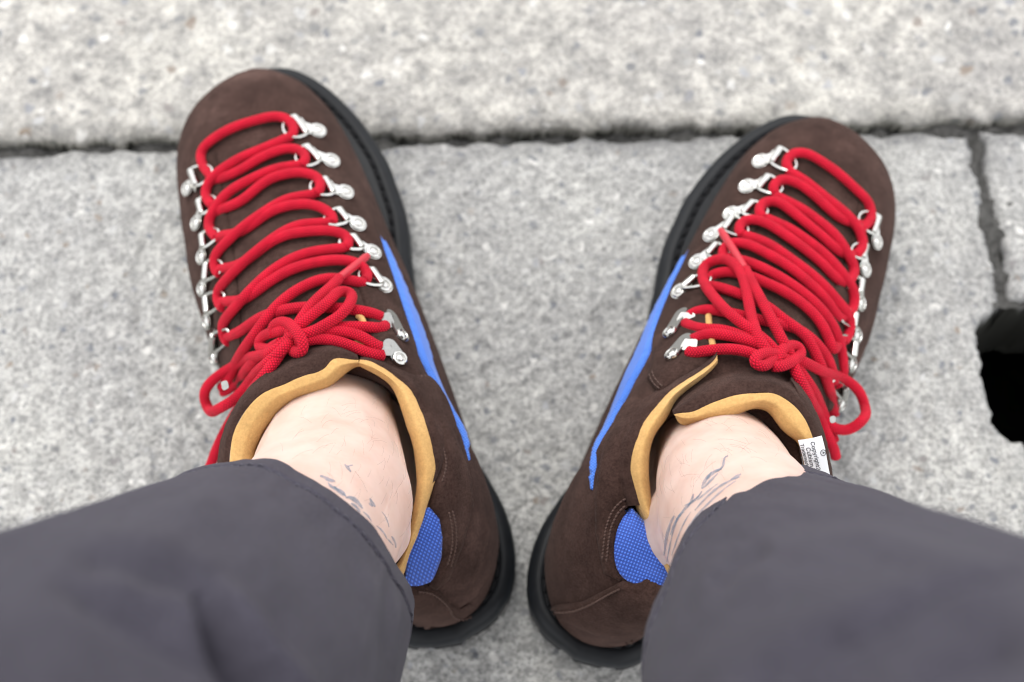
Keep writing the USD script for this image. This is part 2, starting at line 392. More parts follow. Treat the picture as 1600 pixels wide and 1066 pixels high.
def slab(x0, x1, y0, y1, z, mat, fine):
    (fx0, fx1), (fy0, fy1), st = fine
    xs = np.unique(np.concatenate([np.arange(max(x0 - 0.006, fx0), min(x1 + 0.006, fx1), st), np.arange(x0 - 0.006, x1 + 0.008, 0.02), [x0 - .004, x0, x0 + .002, x1 - .002, x1, x1 + .004]]).round(5))
    ys = np.unique(np.concatenate([np.arange(max(y0 - 0.006, fy0), min(y1 + 0.006, fy1), st), np.arange(y0 - 0.006, y1 + 0.008, 0.02), [y0 - .004, y0, y0 + .002, y1 - .002, y1, y1 + .004]]).round(5))
    X, Y = np.meshgrid(xs, ys)
    P = np.stack([X, Y, 0 * X], -1)
    nz = lambda s, o, sd: meshkit.fbm(P * s, o, sd)
    d = np.minimum(np.minimum(X - x0, x1 - X), np.minimum(Y - y0, y1 - Y))
    # the hand hole is cut out of the covers that share it
    pts = shapely.points(X.ravel(), Y.ravel())
    dh = shapely.distance(pts, hole_poly).reshape(X.shape)
    dh = np.where(dh > 0, dh, -shapely.distance(pts, hole_poly.exterior).reshape(X.shape))
    d = np.minimum(d, dh)
    d = d + (nz(95, 4, 3) - 0.5) * 0.0075
    h = (nz(160, 4, 11) - 0.5) * 0.0030 + (nz(700, 2, 5) - 0.5) * 0.0013 + (nz(14, 2, 8) - 0.5) * 0.003
    Z = z + h
    t = np.clip(d / 0.006, 0, 1)
    Z = Z - (1 - t) ** 2 * 0.004
    wall = d < 0
    Z = np.where(wall, np.maximum(z - 0.004 + d * 14, -0.06), Z)
    Wx = O2[0] + X * JX[0] + Y * JY[0]
    Wy = O2[1] + X * JX[1] + Y * JY[1]
    V, F = grid_mesh(np.stack([Wx, Wy, Z], -1))
    keep = (d.ravel()[F] > -0.0055).any(1)
    F = F[keep]
    usedv = np.unique(F)
    mp = np.full(len(V), -1); mp[usedv] = np.arange(len(usedv))
    dirt = np.clip(1 - d / 0.0026, 0, 1) * (0.2 + 0.7 * nz(60, 3, 21))
    dirt = np.maximum(dirt, np.where(wall, 1.0, 0))
    dirt = np.maximum(dirt, 0.38 * np.clip(1 - d / 0.02, 0, 1) ** 1.5 * np.clip(nz(45, 3, 31) * 2.2 - 0.5, 0, 1))
    if y1 < 0:                                                # dirt washed along the joint on the lower covers
        dirt = np.maximum(dirt, (0.8 * np.clip(1 - (y1 - Y) / 0.015, 0, 1) ** 1.2 * np.clip(nz(38, 3, 51) * 1.8 - 0.1, 0, 1)))
    path = pave.part('slab', (V[usedv], mp[F]), mat, smooth=True)
    pr = UsdGeom.PrimvarsAPI(stage.GetPrimAtPath(path)).CreatePrimvar('dirt', Sdf.ValueTypeNames.FloatArray, 'vertex')
    pr.Set(Vt.FloatArray.FromNumpy(dirt.ravel()[usedv].astype(np.float32)))


vis = [jl(-60, -40), jl(1660, -40), jl(-60, 1100), jl(1660, 1100)]
FX = (min(p[0] for p in vis) - 0.01, max(p[0] for p in vis) + 0.02)
FY = (min(p[1] for p in vis) - 0.01, max(p[1] for p in vis) + 0.02)
for (x0, x1, y0, y1, z, mt) in SLABS:
    slab(x0, x1, y0, y1, z, mt, (FX, FY, 0.0013))


def slab_pt(x, y, z):
    return [O2[0] + x * JX[0] + y * JY[0], O2[1] + x * JX[1] + y * JY[1], z]


def quad_sheet(x0, x1, y0, y1, z):
    return np.array([slab_pt(x0, y0, z), slab_pt(x1, y0, z), slab_pt(x1, y1, z), slab_pt(x0, y1, z)]), np.array([[0, 1, 2], [0, 2, 3]])


def dirt_strip(x0, x1, y0, y1, z, st=0.003):
    X, Y = np.meshgrid(np.arange(x0, x1 + st, st), np.arange(y0, y1 + st, st))
    Z = z + (meshkit.fbm(np.stack([X, Y, 0 * X], -1) * 130, 3, 40) - 0.5) * 0.012
    return grid_mesh(np.stack([O2[0] + X * JX[0] + Y * JY[0], O2[1] + X * JX[1] + Y * JY[1], Z], -1))


hy1 = hole_poly.bounds[3]
pave.part('joint_dirt', dirt_strip(-0.35, 0.75, -0.010, 0.010, -0.0045), SOIL, smooth=True)
pave.part('joint_dirt', dirt_strip(VX - 0.012, VX + 0.012, hy1 - 0.004, -0.0115, -0.0045), SOIL, smooth=True)
def channel(x0, x1, y0, y1, z0, z1):
    a = np.array([slab_pt(x, y, z) for z in (z0, z1) for x, y in ((x0, y0), (x1, y0), (x1, y1), (x0, y1))])
    return a, np.array([[0, 1, 2], [0, 2, 3]] + [t for k in range(4) for t in ([k, k + 4, (k + 1) % 4], [(k + 1) % 4, k + 4, (k + 1) % 4 + 4])])


pave.part('drain_channel', channel(VX - 0.59, VX + 0.59, -0.51, -0.0125, -0.32, -0.050), PIT, smooth=False)
gr = Thing('ground', (0, 0, 0), kind='structure', label='plain concrete ground stretching beyond the pavement slabs', cat='ground')
for (a, b, c, d_) in ((-60, 60, 0.6205, 60), (-60, 60, -60, -0.5205), (-60, VX - 0.6005, -0.5205, 0.0035), (VX + 0.6005, 60, -0.5205, 0.0035), (-60, -0.9005, 0.0035, 0.6205), (1.3005, 60, 0.0035, 0.6205)):
    gr.part('slab_field', quad_sheet(a, b, c, d_, -0.003), CONC, smooth=False)
#NEXT

# ------------------------------------------------------------------ boots: the last shared by both (x towards the inner side, y towards the toe)
P1 = lambda pts: PchipInterpolator(*np.array(pts, float).T)
sole_med = P1([(0, 0), (4, 17), (12, 28), (27, 36), (45, 39), (62, 37.5), (77, 34.5), (100, 32.5), (130, 33), (157, 36), (180, 41.3), (207, 47.2), (230, 48), (254, 44.5), (277, 36), (291, 26.5), (299, 16.5), (303, 2)])
sole_lat = P1([(0, 0), (4, -17), (12, -27), (27, -35), (45, -37.5), (70, -40), (100, -45), (130, -51), (160, -55.5), (190, -57), (220, -57), (246, -52.5), (266, -45.5), (284, -34), (296, -18), (303, 2)])
up_med = P1([(4, 0), (8, 13), (14, 21), (27, 26.5), (45, 29.5), (62, 32), (80, 35), (100, 36), (140, 36.5), (165, 36), (190, 35), (215, 34.8), (235, 34), (258, 31.5), (276, 25.5), (290, 16.5), (297, 10), (300, 3)])
up_lat = P1([(4, 0), (8, -14), (14, -23), (27, -30.5), (45, -34), (80, -41), (110, -49), (140, -58), (165, -63), (190, -63), (220, -60), (246, -56), (266, -51.5), (282, -43), (293, -30), (298, -16), (300, -1)])
top_h = P1([(0, 40), (50, 60), (80, 88), (98, 112), (108, 119), (120, 118), (135, 111), (150, 103), (180, 90), (210, 78.5), (240, 69), (265, 62), (282, 55), (292, 47), (298, 39), (300, 33)])
sh = {k: P1(list(zip((10, 20, 45, 70, 90, 115, 135), v))) for k, v in dict(
    cx=(0, 0, 0, -3.0, -10.0, -22, -26), cy=(44, 44, 47.5, 54, 61, 68, 70), rx=(29, 29.5, 32, 35, 38, 41, 42), ry=(36, 36.5, 41, 45, 47, 44.5, 45)).items()}


def smin(a, b, k):
    h = np.clip(0.5 + 0.5 * (b - a) / k, 0, 1)
    return b + (a - b) * h - k * h * (1 - h)


def smax(a, b, k):
    return -smin(-a, -b, k)


def last_field(X, Y, Z, grow=0.0):
    """Below zero inside the boot's upper; millimetres."""
    y = np.clip(Y, 4, 299.9)
    med, lat = up_med(y), up_lat(y)
    c, a = (med + lat) / 2, np.maximum((med - lat) / 2, 0.5) + grow
    zs = 20.0
    h = np.maximum(top_h(y) - zs, 2) + grow
    zz = np.clip((Z - zs) / h, 0, 3)
    lean = 0.10 * a * np.clip(zz, 0, 1) ** 2 * np.clip((Y - 120) / 80, 0, 1) - 4 * np.clip(zz, 0, 1) * np.clip((170 - Y) / 60, 0, 1)
    pw = 2.35
    r = (np.abs((X - c - lean) / a) ** pw + np.abs(zz) ** pw) ** (1 / pw)
    fa = (r - 1) * np.minimum(a, h) * 0.85
    fa = np.maximum(fa, np.maximum((42 - Y) * 0.6, Y - 300))
    z = np.clip(Z, 10, 135)
    cx, cy, rx, ry = (sh[k](z) for k in ('cx', 'cy', 'rx', 'ry'))
    q = (np.abs((X - cx) / (rx + grow)) ** 2.08 + np.abs((Y - cy) / (ry + grow)) ** 2.08) ** (1 / 2.08)
    fb = (q - 1) * 36
    return smin(fa, fb, 14.0)


def collar_top(X, Y):
    return 113.0 + 0.05 * (Y - 60) + 4 * np.clip((Y - 92) / 20, 0, 1)


def build_last():
    st = 2.6
    gx, gy, gz = np.arange(-78, 62, st), np.arange(-8, 314, st), np.arange(6, 140, st)
    X, Y, Z = np.meshgrid(gx, gy, gz, indexing='ij')
    f = last_field(X, Y, Z)
    f = smax(f, Z - collar_top(X, Y), 9.0)
    f = np.maximum(f, 13 - Z)
    z = np.clip(Z, 10, 135)
    cx, cy, rx, ry = (sh[k](z) for k in ('cx', 'cy', 'rx', 'ry'))
    q = (np.abs((X - cx + 1) / (rx - 10)) ** 2.2 + np.abs((Y - cy - 2) / (ry - 9.5)) ** 2.2) ** (1 / 2.2)
    inner = np.maximum((q - 1) * 30, 44 - Z)
    f = smax(f, -inner, 5.0)
    G = np.ascontiguousarray(f)
    ox, oy, oz = gx[0], gy[0], gz[0]
    nx, ny, nz = G.shape
    L = G.tolist()

    def val(x, y, zz):
        a, b, c = (x - ox) / st, (y - oy) / st, (zz - oz) / st
        if a < 0 or b < 0 or c < 0:
            return -1.0
        i, j, k = int(a), int(b), int(c)
        if i >= nx - 1 or j >= ny - 1 or k >= nz - 1:
            return -1.0
        a -= i; b -= j; c -= k
        p, q_ = L[i], L[i + 1]
        p0, p1, q0, q1 = p[j], p[j + 1], q_[j], q_[j + 1]
        v00 = p0[k] + (p0[k + 1] - p0[k]) * c
        v01 = p1[k] + (p1[k + 1] - p1[k]) * c
        v10 = q0[k] + (q0[k + 1] - q0[k]) * c
        v11 = q1[k] + (q1[k + 1] - q1[k]) * c
        w0 = v00 + (v01 - v00) * b
        w1 = v10 + (v11 - v10) * b
        return -(w0 + (w1 - w0) * a)

    man = m3.Manifold.level_set(val, [gx[0], gy[0], gz[0], gx[-1] - st, gy[-1] - st, gz[-1] - st], 2.9, 0.0, 0.05)
    mm = man.to_mesh()
    t = trimesh.Trimesh(np.array(mm.vert_properties[:, :3], float), np.array(mm.tri_verts), process=True)
    parts = t.split(only_watertight=False)
    t = max(parts, key=lambda p: len(p.faces))
    trimesh.smoothing.filter_taubin(t, iterations=12)
    # small unevenness of worn suede
    v = t.vertices
    d = (meshkit.fbm(v / 22.0, 3, 3) - 0.5) * 1.5
    t.vertices = v + t.vertex_normals * d[:, None]
    return t


LAST = build_last()


def outline(off=0.0, n=420):
    """The sole's edge, counter-clockwise seen from above, moved outwards by off mm."""
    th = np.linspace(0, 1, 160)
    y = 303 * (1 - np.cos(th * np.pi)) / 2
    a = np.stack([sole_med(y), y], 1)
    b = np.stack([sole_lat(y), y], 1)[::-1][1:-1]
    pg = Polygon(np.vstack([a, b])).buffer(2.5).buffer(-2.5 + off)
    e = pg.exterior
    s0 = e.project(Point(0, -20))
    q = [e.interpolate((s0 + k / n * e.length) % e.length) for k in range(n)]
    q = np.array([[p.x, p.y] for p in q])
    if Polygon(q).exterior.is_ccw is False:
        q = q[::-1]
    return q


def outward(V, F, c):
    nrm = np.cross(V[F[:, 1]] - V[F[:, 0]], V[F[:, 2]] - V[F[:, 0]])
    return F if (nrm * (V[F].mean(1) - c)).sum() > 0 else F[:, ::-1]


_rp = 1.08 * np.array([(0.00001, 0.0013), (0.0009, 0.00125), (0.00135, 0.0010), (0.0016, 0.0006), (0.0019, 0.0006), (0.0021, 0.00105), (0.0025, 0.00115), (0.0029, 0.0009), (0.0031, 0.0003), (0.0031, -0.0006)])
RIVET = trimesh.creation.revolve(_rp[::-1], sections=28)


class Boot:
    def __init__(self, side, heel, ang, label, sy=1.0, sx=1.0):
        self.m = side                                          # +1: left boot, inner side towards +x
        self.heel, a = np.array([heel[0], heel[1], 0.0]), math.radians(ang)
        self.ay = np.array([math.sin(a), math.cos(a), 0.0]) * sy
        self.ax = np.array([math.cos(a), -math.sin(a), 0.0]) * side * sx
        self.T = Thing('hiking_boot', self.heel, label=label, cat='boot')
        self.base = self.place(LAST.vertices, LAST.faces)
        self.tm = trimesh.Trimesh(*self.base, process=False)
        self.vn = np.array(self.tm.vertex_normals)
        self.hooks = []

    def w(self, p):
        p = np.asarray(p, float) / 1000.0
        return self.heel + p[..., :1] * self.ax + p[..., 1:2] * self.ay + p[..., 2:3] * np.array([0, 0, 1.0])

    def place(self, v, f):
        f = np.asarray(f)
        return self.w(v), (f if self.m > 0 else f[:, ::-1])

    def cast(self, px, smooth=True):
        """Where the pixels' rays meet the upper: points, normals, hit flags."""
        d = rays(px)
        loc, ri, ti = self.tm.ray.intersects_location(np.tile(CAM, (len(d), 1)), d, multiple_hits=False)
        P, N, ok = np.zeros((len(d), 3)), np.zeros((len(d), 3)), np.zeros(len(d), bool)
        if len(ri):
            bary = trimesh.triangles.points_to_barycentric(self.tm.triangles[ti], loc)
            n = (self.vn[self.tm.faces[ti]] * bary[..., None]).sum(1)
            P[ri], N[ri], ok[ri] = loc, n / np.linalg.norm(n, axis=1, keepdims=True), True
        return P, N, ok

    def cast_side(self, yz):
        """Where level lines from the inner side meet the upper; yz in millimetres of the boot's own frame."""
        yz = np.asarray(yz, float)
        o = self.w(np.column_stack([np.full(len(yz), 95.0), yz]))
        d = -self.ax / np.linalg.norm(self.ax)
        loc, ri, ti = self.tm.ray.intersects_location(o, np.tile(d, (len(o), 1)), multiple_hits=False)
        P, N, ok = np.zeros((len(o), 3)), np.zeros((len(o), 3)), np.zeros(len(o), bool)
        bary = trimesh.triangles.points_to_barycentric(self.tm.triangles[ti], loc)
        n = (self.vn[self.tm.faces[ti]] * bary[..., None]).sum(1)
        P[ri], N[ri], ok[ri] = loc, n / np.linalg.norm(n, axis=1, keepdims=True), True
        return P, N, ok

    def local(self, P):
        q = (np.asarray(P) - self.heel) * 1000.0
        return np.column_stack([q @ self.ax / (self.ax @ self.ax), q @ self.ay / (self.ay @ self.ay), q[:, 2]])

    def side_panel(self, edge_px, widths):
        """The woven wedge on the inner side: its upper edge follows pixels, its width (mm, down the side) runs along it."""
        P, N, ok = self.cast(spline(edge_px, n=30))
        q = self.local(P[ok])[:, 1:]
        q = q[np.argsort(q[:, 0])]
        yy = np.linspace(q[0, 0], q[-1, 0], 30)
        zz = np.interp(yy, q[:, 0], q[:, 1])
        zz = np.convolve(np.pad(zz, 3, mode='edge'), np.ones(7) / 7, 'valid')
        w = np.interp(np.linspace(0, 1, 30), np.linspace(0, 1, len(widths)), widths)
        self.edge = np.column_stack([yy, zz])
        poly = np.vstack([np.column_stack([yy, zz]), np.column_stack([yy, zz - w])[::-1]])
        self.patch('blue_side_panel', poly, BLUEW, th=0.0022, step=1.6, caster=self.cast_side, rim=1.2)

    def on(self, px, lift=0.0, toward=None):
        """Points above the upper along the sight line, so that they stay where the photograph shows them."""
        px = np.asarray(px, float)
        P, N, ok = self.cast(px)
        if not ok.all():                                        # beyond the silhouette: take the nearest hit's depth
            good = np.where(ok)[0]
            for i in np.where(~ok)[0]:
                if len(good) == 0:
                    P[i] = at(*px[i], 0.1); N[i] = [0, 0, 1]
                    continue
                j = good[np.argmin(np.linalg.norm(px[good] - px[i], axis=1))]
                dep = (P[j] - CAM) @ FWD
                d = ray(*px[i])
                P[i], N[i] = CAM + d * dep / (d @ FWD), N[j]
        d = rays(px)
        return P - d * np.broadcast_to(lift, len(px))[:, None], N

    def patch(self, name, poly, mat, th=0.0014, sink=0.0012, step=5.0, label=None, thfun=None, kind=None, caster=None, rim=7.0):
        """A piece of leather or cloth lying on the upper, outlined by pixels, with real thickness and rounded rims."""
        pg = Polygon(poly).buffer(0)
        e = pg.exterior
        nb = max(12, int(e.length / (step * 0.7)))
        B = np.array([[p.x, p.y] for p in (e.interpolate(k / nb, normalized=True) for k in range(nb))])
        x0, y0, x1, y1 = pg.bounds
        X, Y = np.meshgrid(np.arange(x0, x1, step), np.arange(y0, y1, step))
        X[::2] += step / 2
        G = np.stack([X.ravel(), Y.ravel()], 1)
        inn = pg.buffer(-step * 0.45)
        G = G[contains_xy(inn, G[:, 0], G[:, 1])]
        Q = np.vstack([B, G])
        P, N, ok = (caster or self.cast)(Q)
        tri = Delaunay(Q).simplices
        cen = Q[tri].mean(1)
        tri = tri[contains_xy(pg, cen[:, 0], cen[:, 1]) & ok[tri].all(1)]
        # drop slivers that jump in depth
        ed = np.linalg.norm(P[tri] - P[np.roll(tri, 1, axis=1)], axis=2).max(1)
        tri = tri[ed < 0.012]
        nn = np.cross(P[tri[:, 1]] - P[tri[:, 0]], P[tri[:, 2]] - P[tri[:, 0]])
        flip = (nn * N[tri[:, 0]]).sum(1) < 0
        tri[flip] = tri[flip][:, ::-1]
        dist = shapely.distance(shapely.points(Q), e)
        t = th * np.clip(0.35 + 0.65 * np.sqrt(np.clip(dist / rim, 0, 1)), 0, 1)
        if thfun is not None:
            t = t * thfun(Q)
        top = P + N * t[:, None]
        ed = np.sort(np.vstack([tri[:, [0, 1]], tri[:, [1, 2]], tri[:, [2, 0]]]), axis=1)
        dirE = np.vstack([tri[:, [0, 1]], tri[:, [1, 2]], tri[:, [2, 0]]])
        _, inv, cnt = np.unique(ed, axis=0, return_inverse=True, return_counts=True)
        rim = dirE[cnt[inv.ravel()] == 1]
        low = P - N * sink
        n = len(P)
        sk = np.vstack([np.stack([rim[:, 0], rim[:, 0] + n, rim[:, 1]], 1), np.stack([rim[:, 1], rim[:, 0] + n, rim[:, 1] + n], 1)])
        V, F = np.vstack([top, low]), np.vstack([tri, sk])
        comp = trimesh.graph.connected_components(trimesh.Trimesh(V, F, process=False).edges_unique, nodes=np.arange(len(V)), min_len=3)
        big = np.zeros(len(V), bool); big[max(comp, key=len)] = True
        F = F[big[F].all(1)]
        uq = np.unique(F)
        mp = np.full(len(V), -1); mp[uq] = np.arange(len(uq))
        return self.T.part(name, (V[uq], mp[F]), mat, smooth=60, label=label, kind=kind)

    def stitches(self, lines, mat=STITCH, name='stitching', gap=5.4, ln=3.6, r=0.00042, lift=0.0024):
        parts = []
        for ln_px in lines:
            s = spline(ln_px, step=1.0)
            L = np.concatenate([[0], np.cumsum(np.linalg.norm(np.diff(s, axis=0), axis=1))])
            for q in np.arange(2, L[-1] - ln, gap):
                pp = np.stack([np.interp([q, q + ln / 2, q + ln], L, s[:, k]) for k in range(2)], 1)
                P, N, ok = self.cast(pp)
                if ok.all() and np.linalg.norm(P[2] - P[0]) < 0.004:
                    parts.append(tube(P + N * (lift + np.array([-.0004, .0001, -.0004]))[:, None], r, 5)[:2])
        if parts:
            self.T.part(name, join(parts), mat, smooth=True, kind='stuff')

    # -- lower part
    def sole(self):
        n = 420
        layers = [(0.8, -3.0), (1.2, -0.6), (10.0, 0.4), (10.6, -1.0), (12.2, -1.2), (12.8, 0.3), (20.5, 0.0), (23.0, -0.8), (24.2, -2.0), (24.8, -3.4), (24.4, -5.6), (22.4, -6.4), (22.4, -7.2), (25.2, -8.4), (25.5, -16)]
        spring = lambda y: 9.0 * np.clip((y - 235) / 70, 0, 1) ** 2 + 1.0 * np.clip((20 - y) / 20, 0, 1) ** 2

        def ring(z, off, lug=0.0):
            q = outline(off, n)
            k = np.arange(n)
            if lug:
                wv = np.where((k % 12) < 4, 1.0, 0.0)
                c = q.mean(0); d = (q - c); d /= np.linalg.norm(d, axis=1, keepdims=True)
                q = q - d * (wv * lug)[:, None]
            return np.column_stack([q, z + spring(q[:, 1])])

        def solid(rings, name, mat):
            P = np.stack(rings)
            V, F = grid_mesh(P, closed_u=True)
            c0, c1 = len(V), len(V) + 1
            V = np.vstack([V, rings[0].mean(0), rings[-1].mean(0)])
            m = len(rings) - 1
            k = np.arange(n); k2 = (k + 1) % n
            F = np.vstack([F, np.stack([np.full(n, c0), k2, k], 1), np.stack([np.full(n, c1), m * n + k, m * n + k2], 1)])
            self.T.part(name, self.place(V, F), mat, smooth=35)
        solid([ring(0.4, -3, 1.8), ring(1.0, -0.8, 1.8), ring(8.0, 0.3, 1.3), ring(9.6, 0.2, 0.7), ring(11.4, -2.2), ring(12.0, -8)], 'outsole', RUBBER)
        solid([ring(z, o, 0.35 if 13 < z < 20 else 0.0) for z, o in ((11.0, -7), (11.2, -1.6), (12.0, -0.2), (13.4, 0.5), (19.0, 0.3), (21.8, -0.4), (23.6, -1.8), (24.8, -3.8), (25.1, -5.4), (24.7, -6.6), (23.6, -7.0), (23.4, -8.4), (24.6, -9.0), (24.8, -18))], 'midsole', WELT)
        q = outline(-7.7, 300)
        parts = []
        for k in range(0, 300, 3):
            a, b = q[k], q[(k + 2) % 300]
            if abs(k) < 0:
                continue
            mid = (a + b) / 2
            p = np.array([[*a, 23.8 + spring(a[1])], [*mid, 24.8 + spring(mid[1])], [*b, 23.8 + spring(b[1])]])
            parts.append(tube(self.w(p), 0.0009, 6)[:2])
        self.T.part('welt_stitching', join(parts), BLACKT, smooth=True, kind='stuff')

    # -- metal
    def hook(self, riv, ba, bb, tip, mat=METAL, face=0.8):
        pts, N = self.on([riv, ba, bb, tip])
        n = N[1] + N[2]; n /= np.linalg.norm(n)
        sgn = 1
        h = self.T.holder('lace_hook')
        A, B = pts[1] + n * 0.0032, pts[2] + n * 0.0032
        mid = (A + B) / 2
        t = B - A
        wd = np.linalg.norm(t); t /= wd
        if wd < 0.0068:                                          # seen end on
            A, B = mid - t * 0.0034, mid + t * 0.0034
            wd = 0.0068
        e = pts[3] - (pts[1] + pts[2]) / 2
        e = e - t * (e @ t); e = e - n * (e @ n)
        if np.linalg.norm(e) < 1e-4:
            e = np.cross(n, t)
        e /= np.linalg.norm(e)
        # base plate: oval tongue from the bracket to the rivet
        nr = N[0] + face * (CAM - pts[0]) / np.linalg.norm(CAM - pts[0]); nr /= np.linalg.norm(nr)
        c = pts[0] + N[0] * 0.0022
        ex = c - mid; ex = ex - nr * (ex @ nr); dl = np.linalg.norm(ex); ex /= dl
        fr = frame_from(nr, ex)
        lo = LineString([(0, 0), (-0.0005, 0)]).buffer(0.0037, 14).union(LineString([(0, 0), (-max(dl - 0.001, 0.0035), 0)]).buffer(0.0022, 12))
        pl = trimesh.creation.extrude_polygon(lo, 0.0008, engine='earcut')
        self.T.part('base_plate', ((pl.vertices - [0, 0, 0.0004]) @ fr.T + c, pl.faces), mat, smooth=30, under=h)
        self.T.part('rivet', (RIVET.vertices @ fr.T + c, RIVET.faces), mat, smooth=35, under=h)
        # bracket: a rolled half-loop of sheet metal that carries the ring
        ph = np.linspace(-2.2, 2.6, 14)
        prof2 = np.stack([np.cos(ph), np.sin(ph)], 1) * 0.00175
        prof2 = np.vstack([[prof2[0] + [-0.003, -0.0004]], prof2])
        bx = np.cross(t, n); bx = bx if bx @ e < 0 else -bx
        rows = []
        for s_, k_ in ((0.0, .86), (0.08, 1), (0.92, 1), (1.0, .86)):
            cc = A + (B - A) * s_
            rows.append(cc + (-prof2[:, :1] * k_) * bx + prof2[:, 1:] * k_ * n)
        V, F = grid_mesh(np.stack(rows))
        rows2 = [mid + (r_ - mid) * np.array(0.82) for r_ in rows]
        cc0, cc1 = A, B
        V2 = np.vstack([V, cc0, cc1]); k = prof2.shape[0]; last_ = (len(rows) - 1) * k
        F = np.vstack([F] + [np.array([[len(V), i + 1, i], [len(V) + 1, last_ + i, last_ + i + 1]]) for i in range(k - 1)])
        F = outward(V2, F, mid)
        self.T.part('bracket', (V2, F), mat, smooth=40, under=h)
        # ring: a wire D standing off the bracket
        tipP = self.on([tip], 0.0050)[0][0]
        if (tipP - mid) @ e < 0.0035:
            tipP = mid + e * 0.0050 + n * 0.0022
        ln = tipP - mid
        hw = wd / 2 + 0.0003
        loop = np.array([mid - t * hw * 0.7, mid - t * hw, mid - t * hw * 1.02 + ln * 0.45, mid - t * hw * 0.62 + ln * 0.86, mid + ln,
                         mid + t * hw * 0.62 + ln * 0.86, mid + t * hw * 1.02 + ln * 0.45, mid + t * hw, mid + t * hw * 0.7])
        V, F, _ = tube(spline(loop, n=48), 0.00078, 8)
        self.T.part('ring', (V, F), mat, smooth=True, under=h)
        self.hooks.append((mid, ln, n, t))

    def speed_hook(self, plate, riv, lift=0.0056, mat=METALD, foot_at=0.0027, mini=False):
        """A flat sheet hook: riveted foot, a neck and a flat rounded plate that holds the lace down. plate: four pixel corners."""
        h = self.T.holder('speed_hook')
        c = np.mean(plate, axis=0)
        (pc, pr), N = self.on([c, riv])
        vw = (CAM - pc) / np.linalg.norm(CAM - pc)
        n = N[0] + 1.3 * vw; n /= np.linalg.norm(n)
        top = pc + n * lift
        d = rays(np.array(plate, float))
        cor = CAM + d * (((top - CAM) @ n) / (d @ n))[:, None]
        fr = frame_from(n, cor[1] - cor[0])
        q = (cor - top) @ fr
        pg = Polygon(q[:, :2]).buffer(-0.0009).buffer(0.0009, 8)
        m = trimesh.creation.extrude_polygon(pg, 0.0007, engine='earcut')
        V = np.array(m.vertices)
        V[:, 2] += -0.00035 - 18.0 * (V[:, 0] ** 2 + V[:, 1] ** 2)
        self.T.part('plate', (V @ fr.T + top, m.faces), mat, smooth=30, under=h)
        neck = np.array([top - n * 0.0003, pc + n * 0.003, pc + n * 0.0008])
        self.T.part('neck', tube(spline(neck, n=6), 0.0011, 10)[:2], mat, smooth=True, under=h)
        if mini:
            return
        ex = pr - pc; n2 = N.mean(0); n2 /= np.linalg.norm(n2)
        ex = ex - n2 * (ex @ n2); dl = np.linalg.norm(ex)
        fr2 = frame_from(n2, ex)
        foot = LineString([(0, 0), (dl, 0)]).buffer(0.0031, 12)
        m = trimesh.creation.extrude_polygon(foot, 0.0008, engine='earcut')
        self.T.part('foot', ((m.vertices + [0, 0, foot_at]) @ fr2.T + pc, m.faces), mat, smooth=30, under=h)
        self.T.part('rivet', (RIVET.vertices @ frame_from(N[1], ex).T + pr + N[1] * (foot_at + 0.0003), RIVET.faces), METAL, smooth=35, under=h)

    def loft(self, name, guides, mat, n=90, sub=6, smooth=True, bumpy=0.0, under=None, label=None, seed=0):
        """A skin through guide curves, each given as world points; rounded across by a spline."""
        G = np.stack([spline(g, n=n) for g in guides])             # guides, n, 3
        t = np.linspace(0, 1, len(guides))
        cs = PchipInterpolator(t, G, axis=0)
        P = cs(np.linspace(0, 1, sub * (len(guides) - 1) + 1))
        if bumpy:
            du, dv = np.gradient(P, axis=0), np.gradient(P, axis=1)
            nn = np.cross(du, dv); nn /= np.linalg.norm(nn, axis=2, keepdims=True) + 1e-12
            P = P + nn * ((meshkit.fbm(P * 160, 3, seed) - 0.5) * bumpy)[..., None]
        V, F = grid_mesh(P)
        # face the skin upwards on the whole
        nz = np.cross(V[F[:, 1]] - V[F[:, 0]], V[F[:, 2]] - V[F[:, 0]])[:, 2].sum()
        if nz < 0:
            F = F[:, ::-1]
        return self.T.part(name, (V, F), mat, smooth=smooth, under=under, label=label)


def lifted(px, z):
    return at_many(np.asarray(px, float), np.asarray(z, float) / 1000.0)


LB = Boot(+1, (-0.0226, 0.0939), -21.0, 'brown suede hiking boot on the left, its toe crossing the dark pavement joint', 1.01)
RB = Boot(-1, (0.0274, 0.0868), 26.4, 'brown suede hiking boot on the right with white printed tag beside its tongue', 0.972, 0.98)
for b in (LB, RB):
    b.T.part('upper', b.base, SUEDE, smooth=True)
    b.sole()
#NEXT2


def near_line(line, w):
    """1 close to a pixel line, fading to 0 at w pixels from it."""
    l = LineString(line)
    return lambda Q: np.clip(1 - shapely.distance(shapely.points(Q), l) / w, 0.0, 1) ** 0.8


def push(line, dx, dy):
    return [(x + dx, y + dy) for x, y in line]


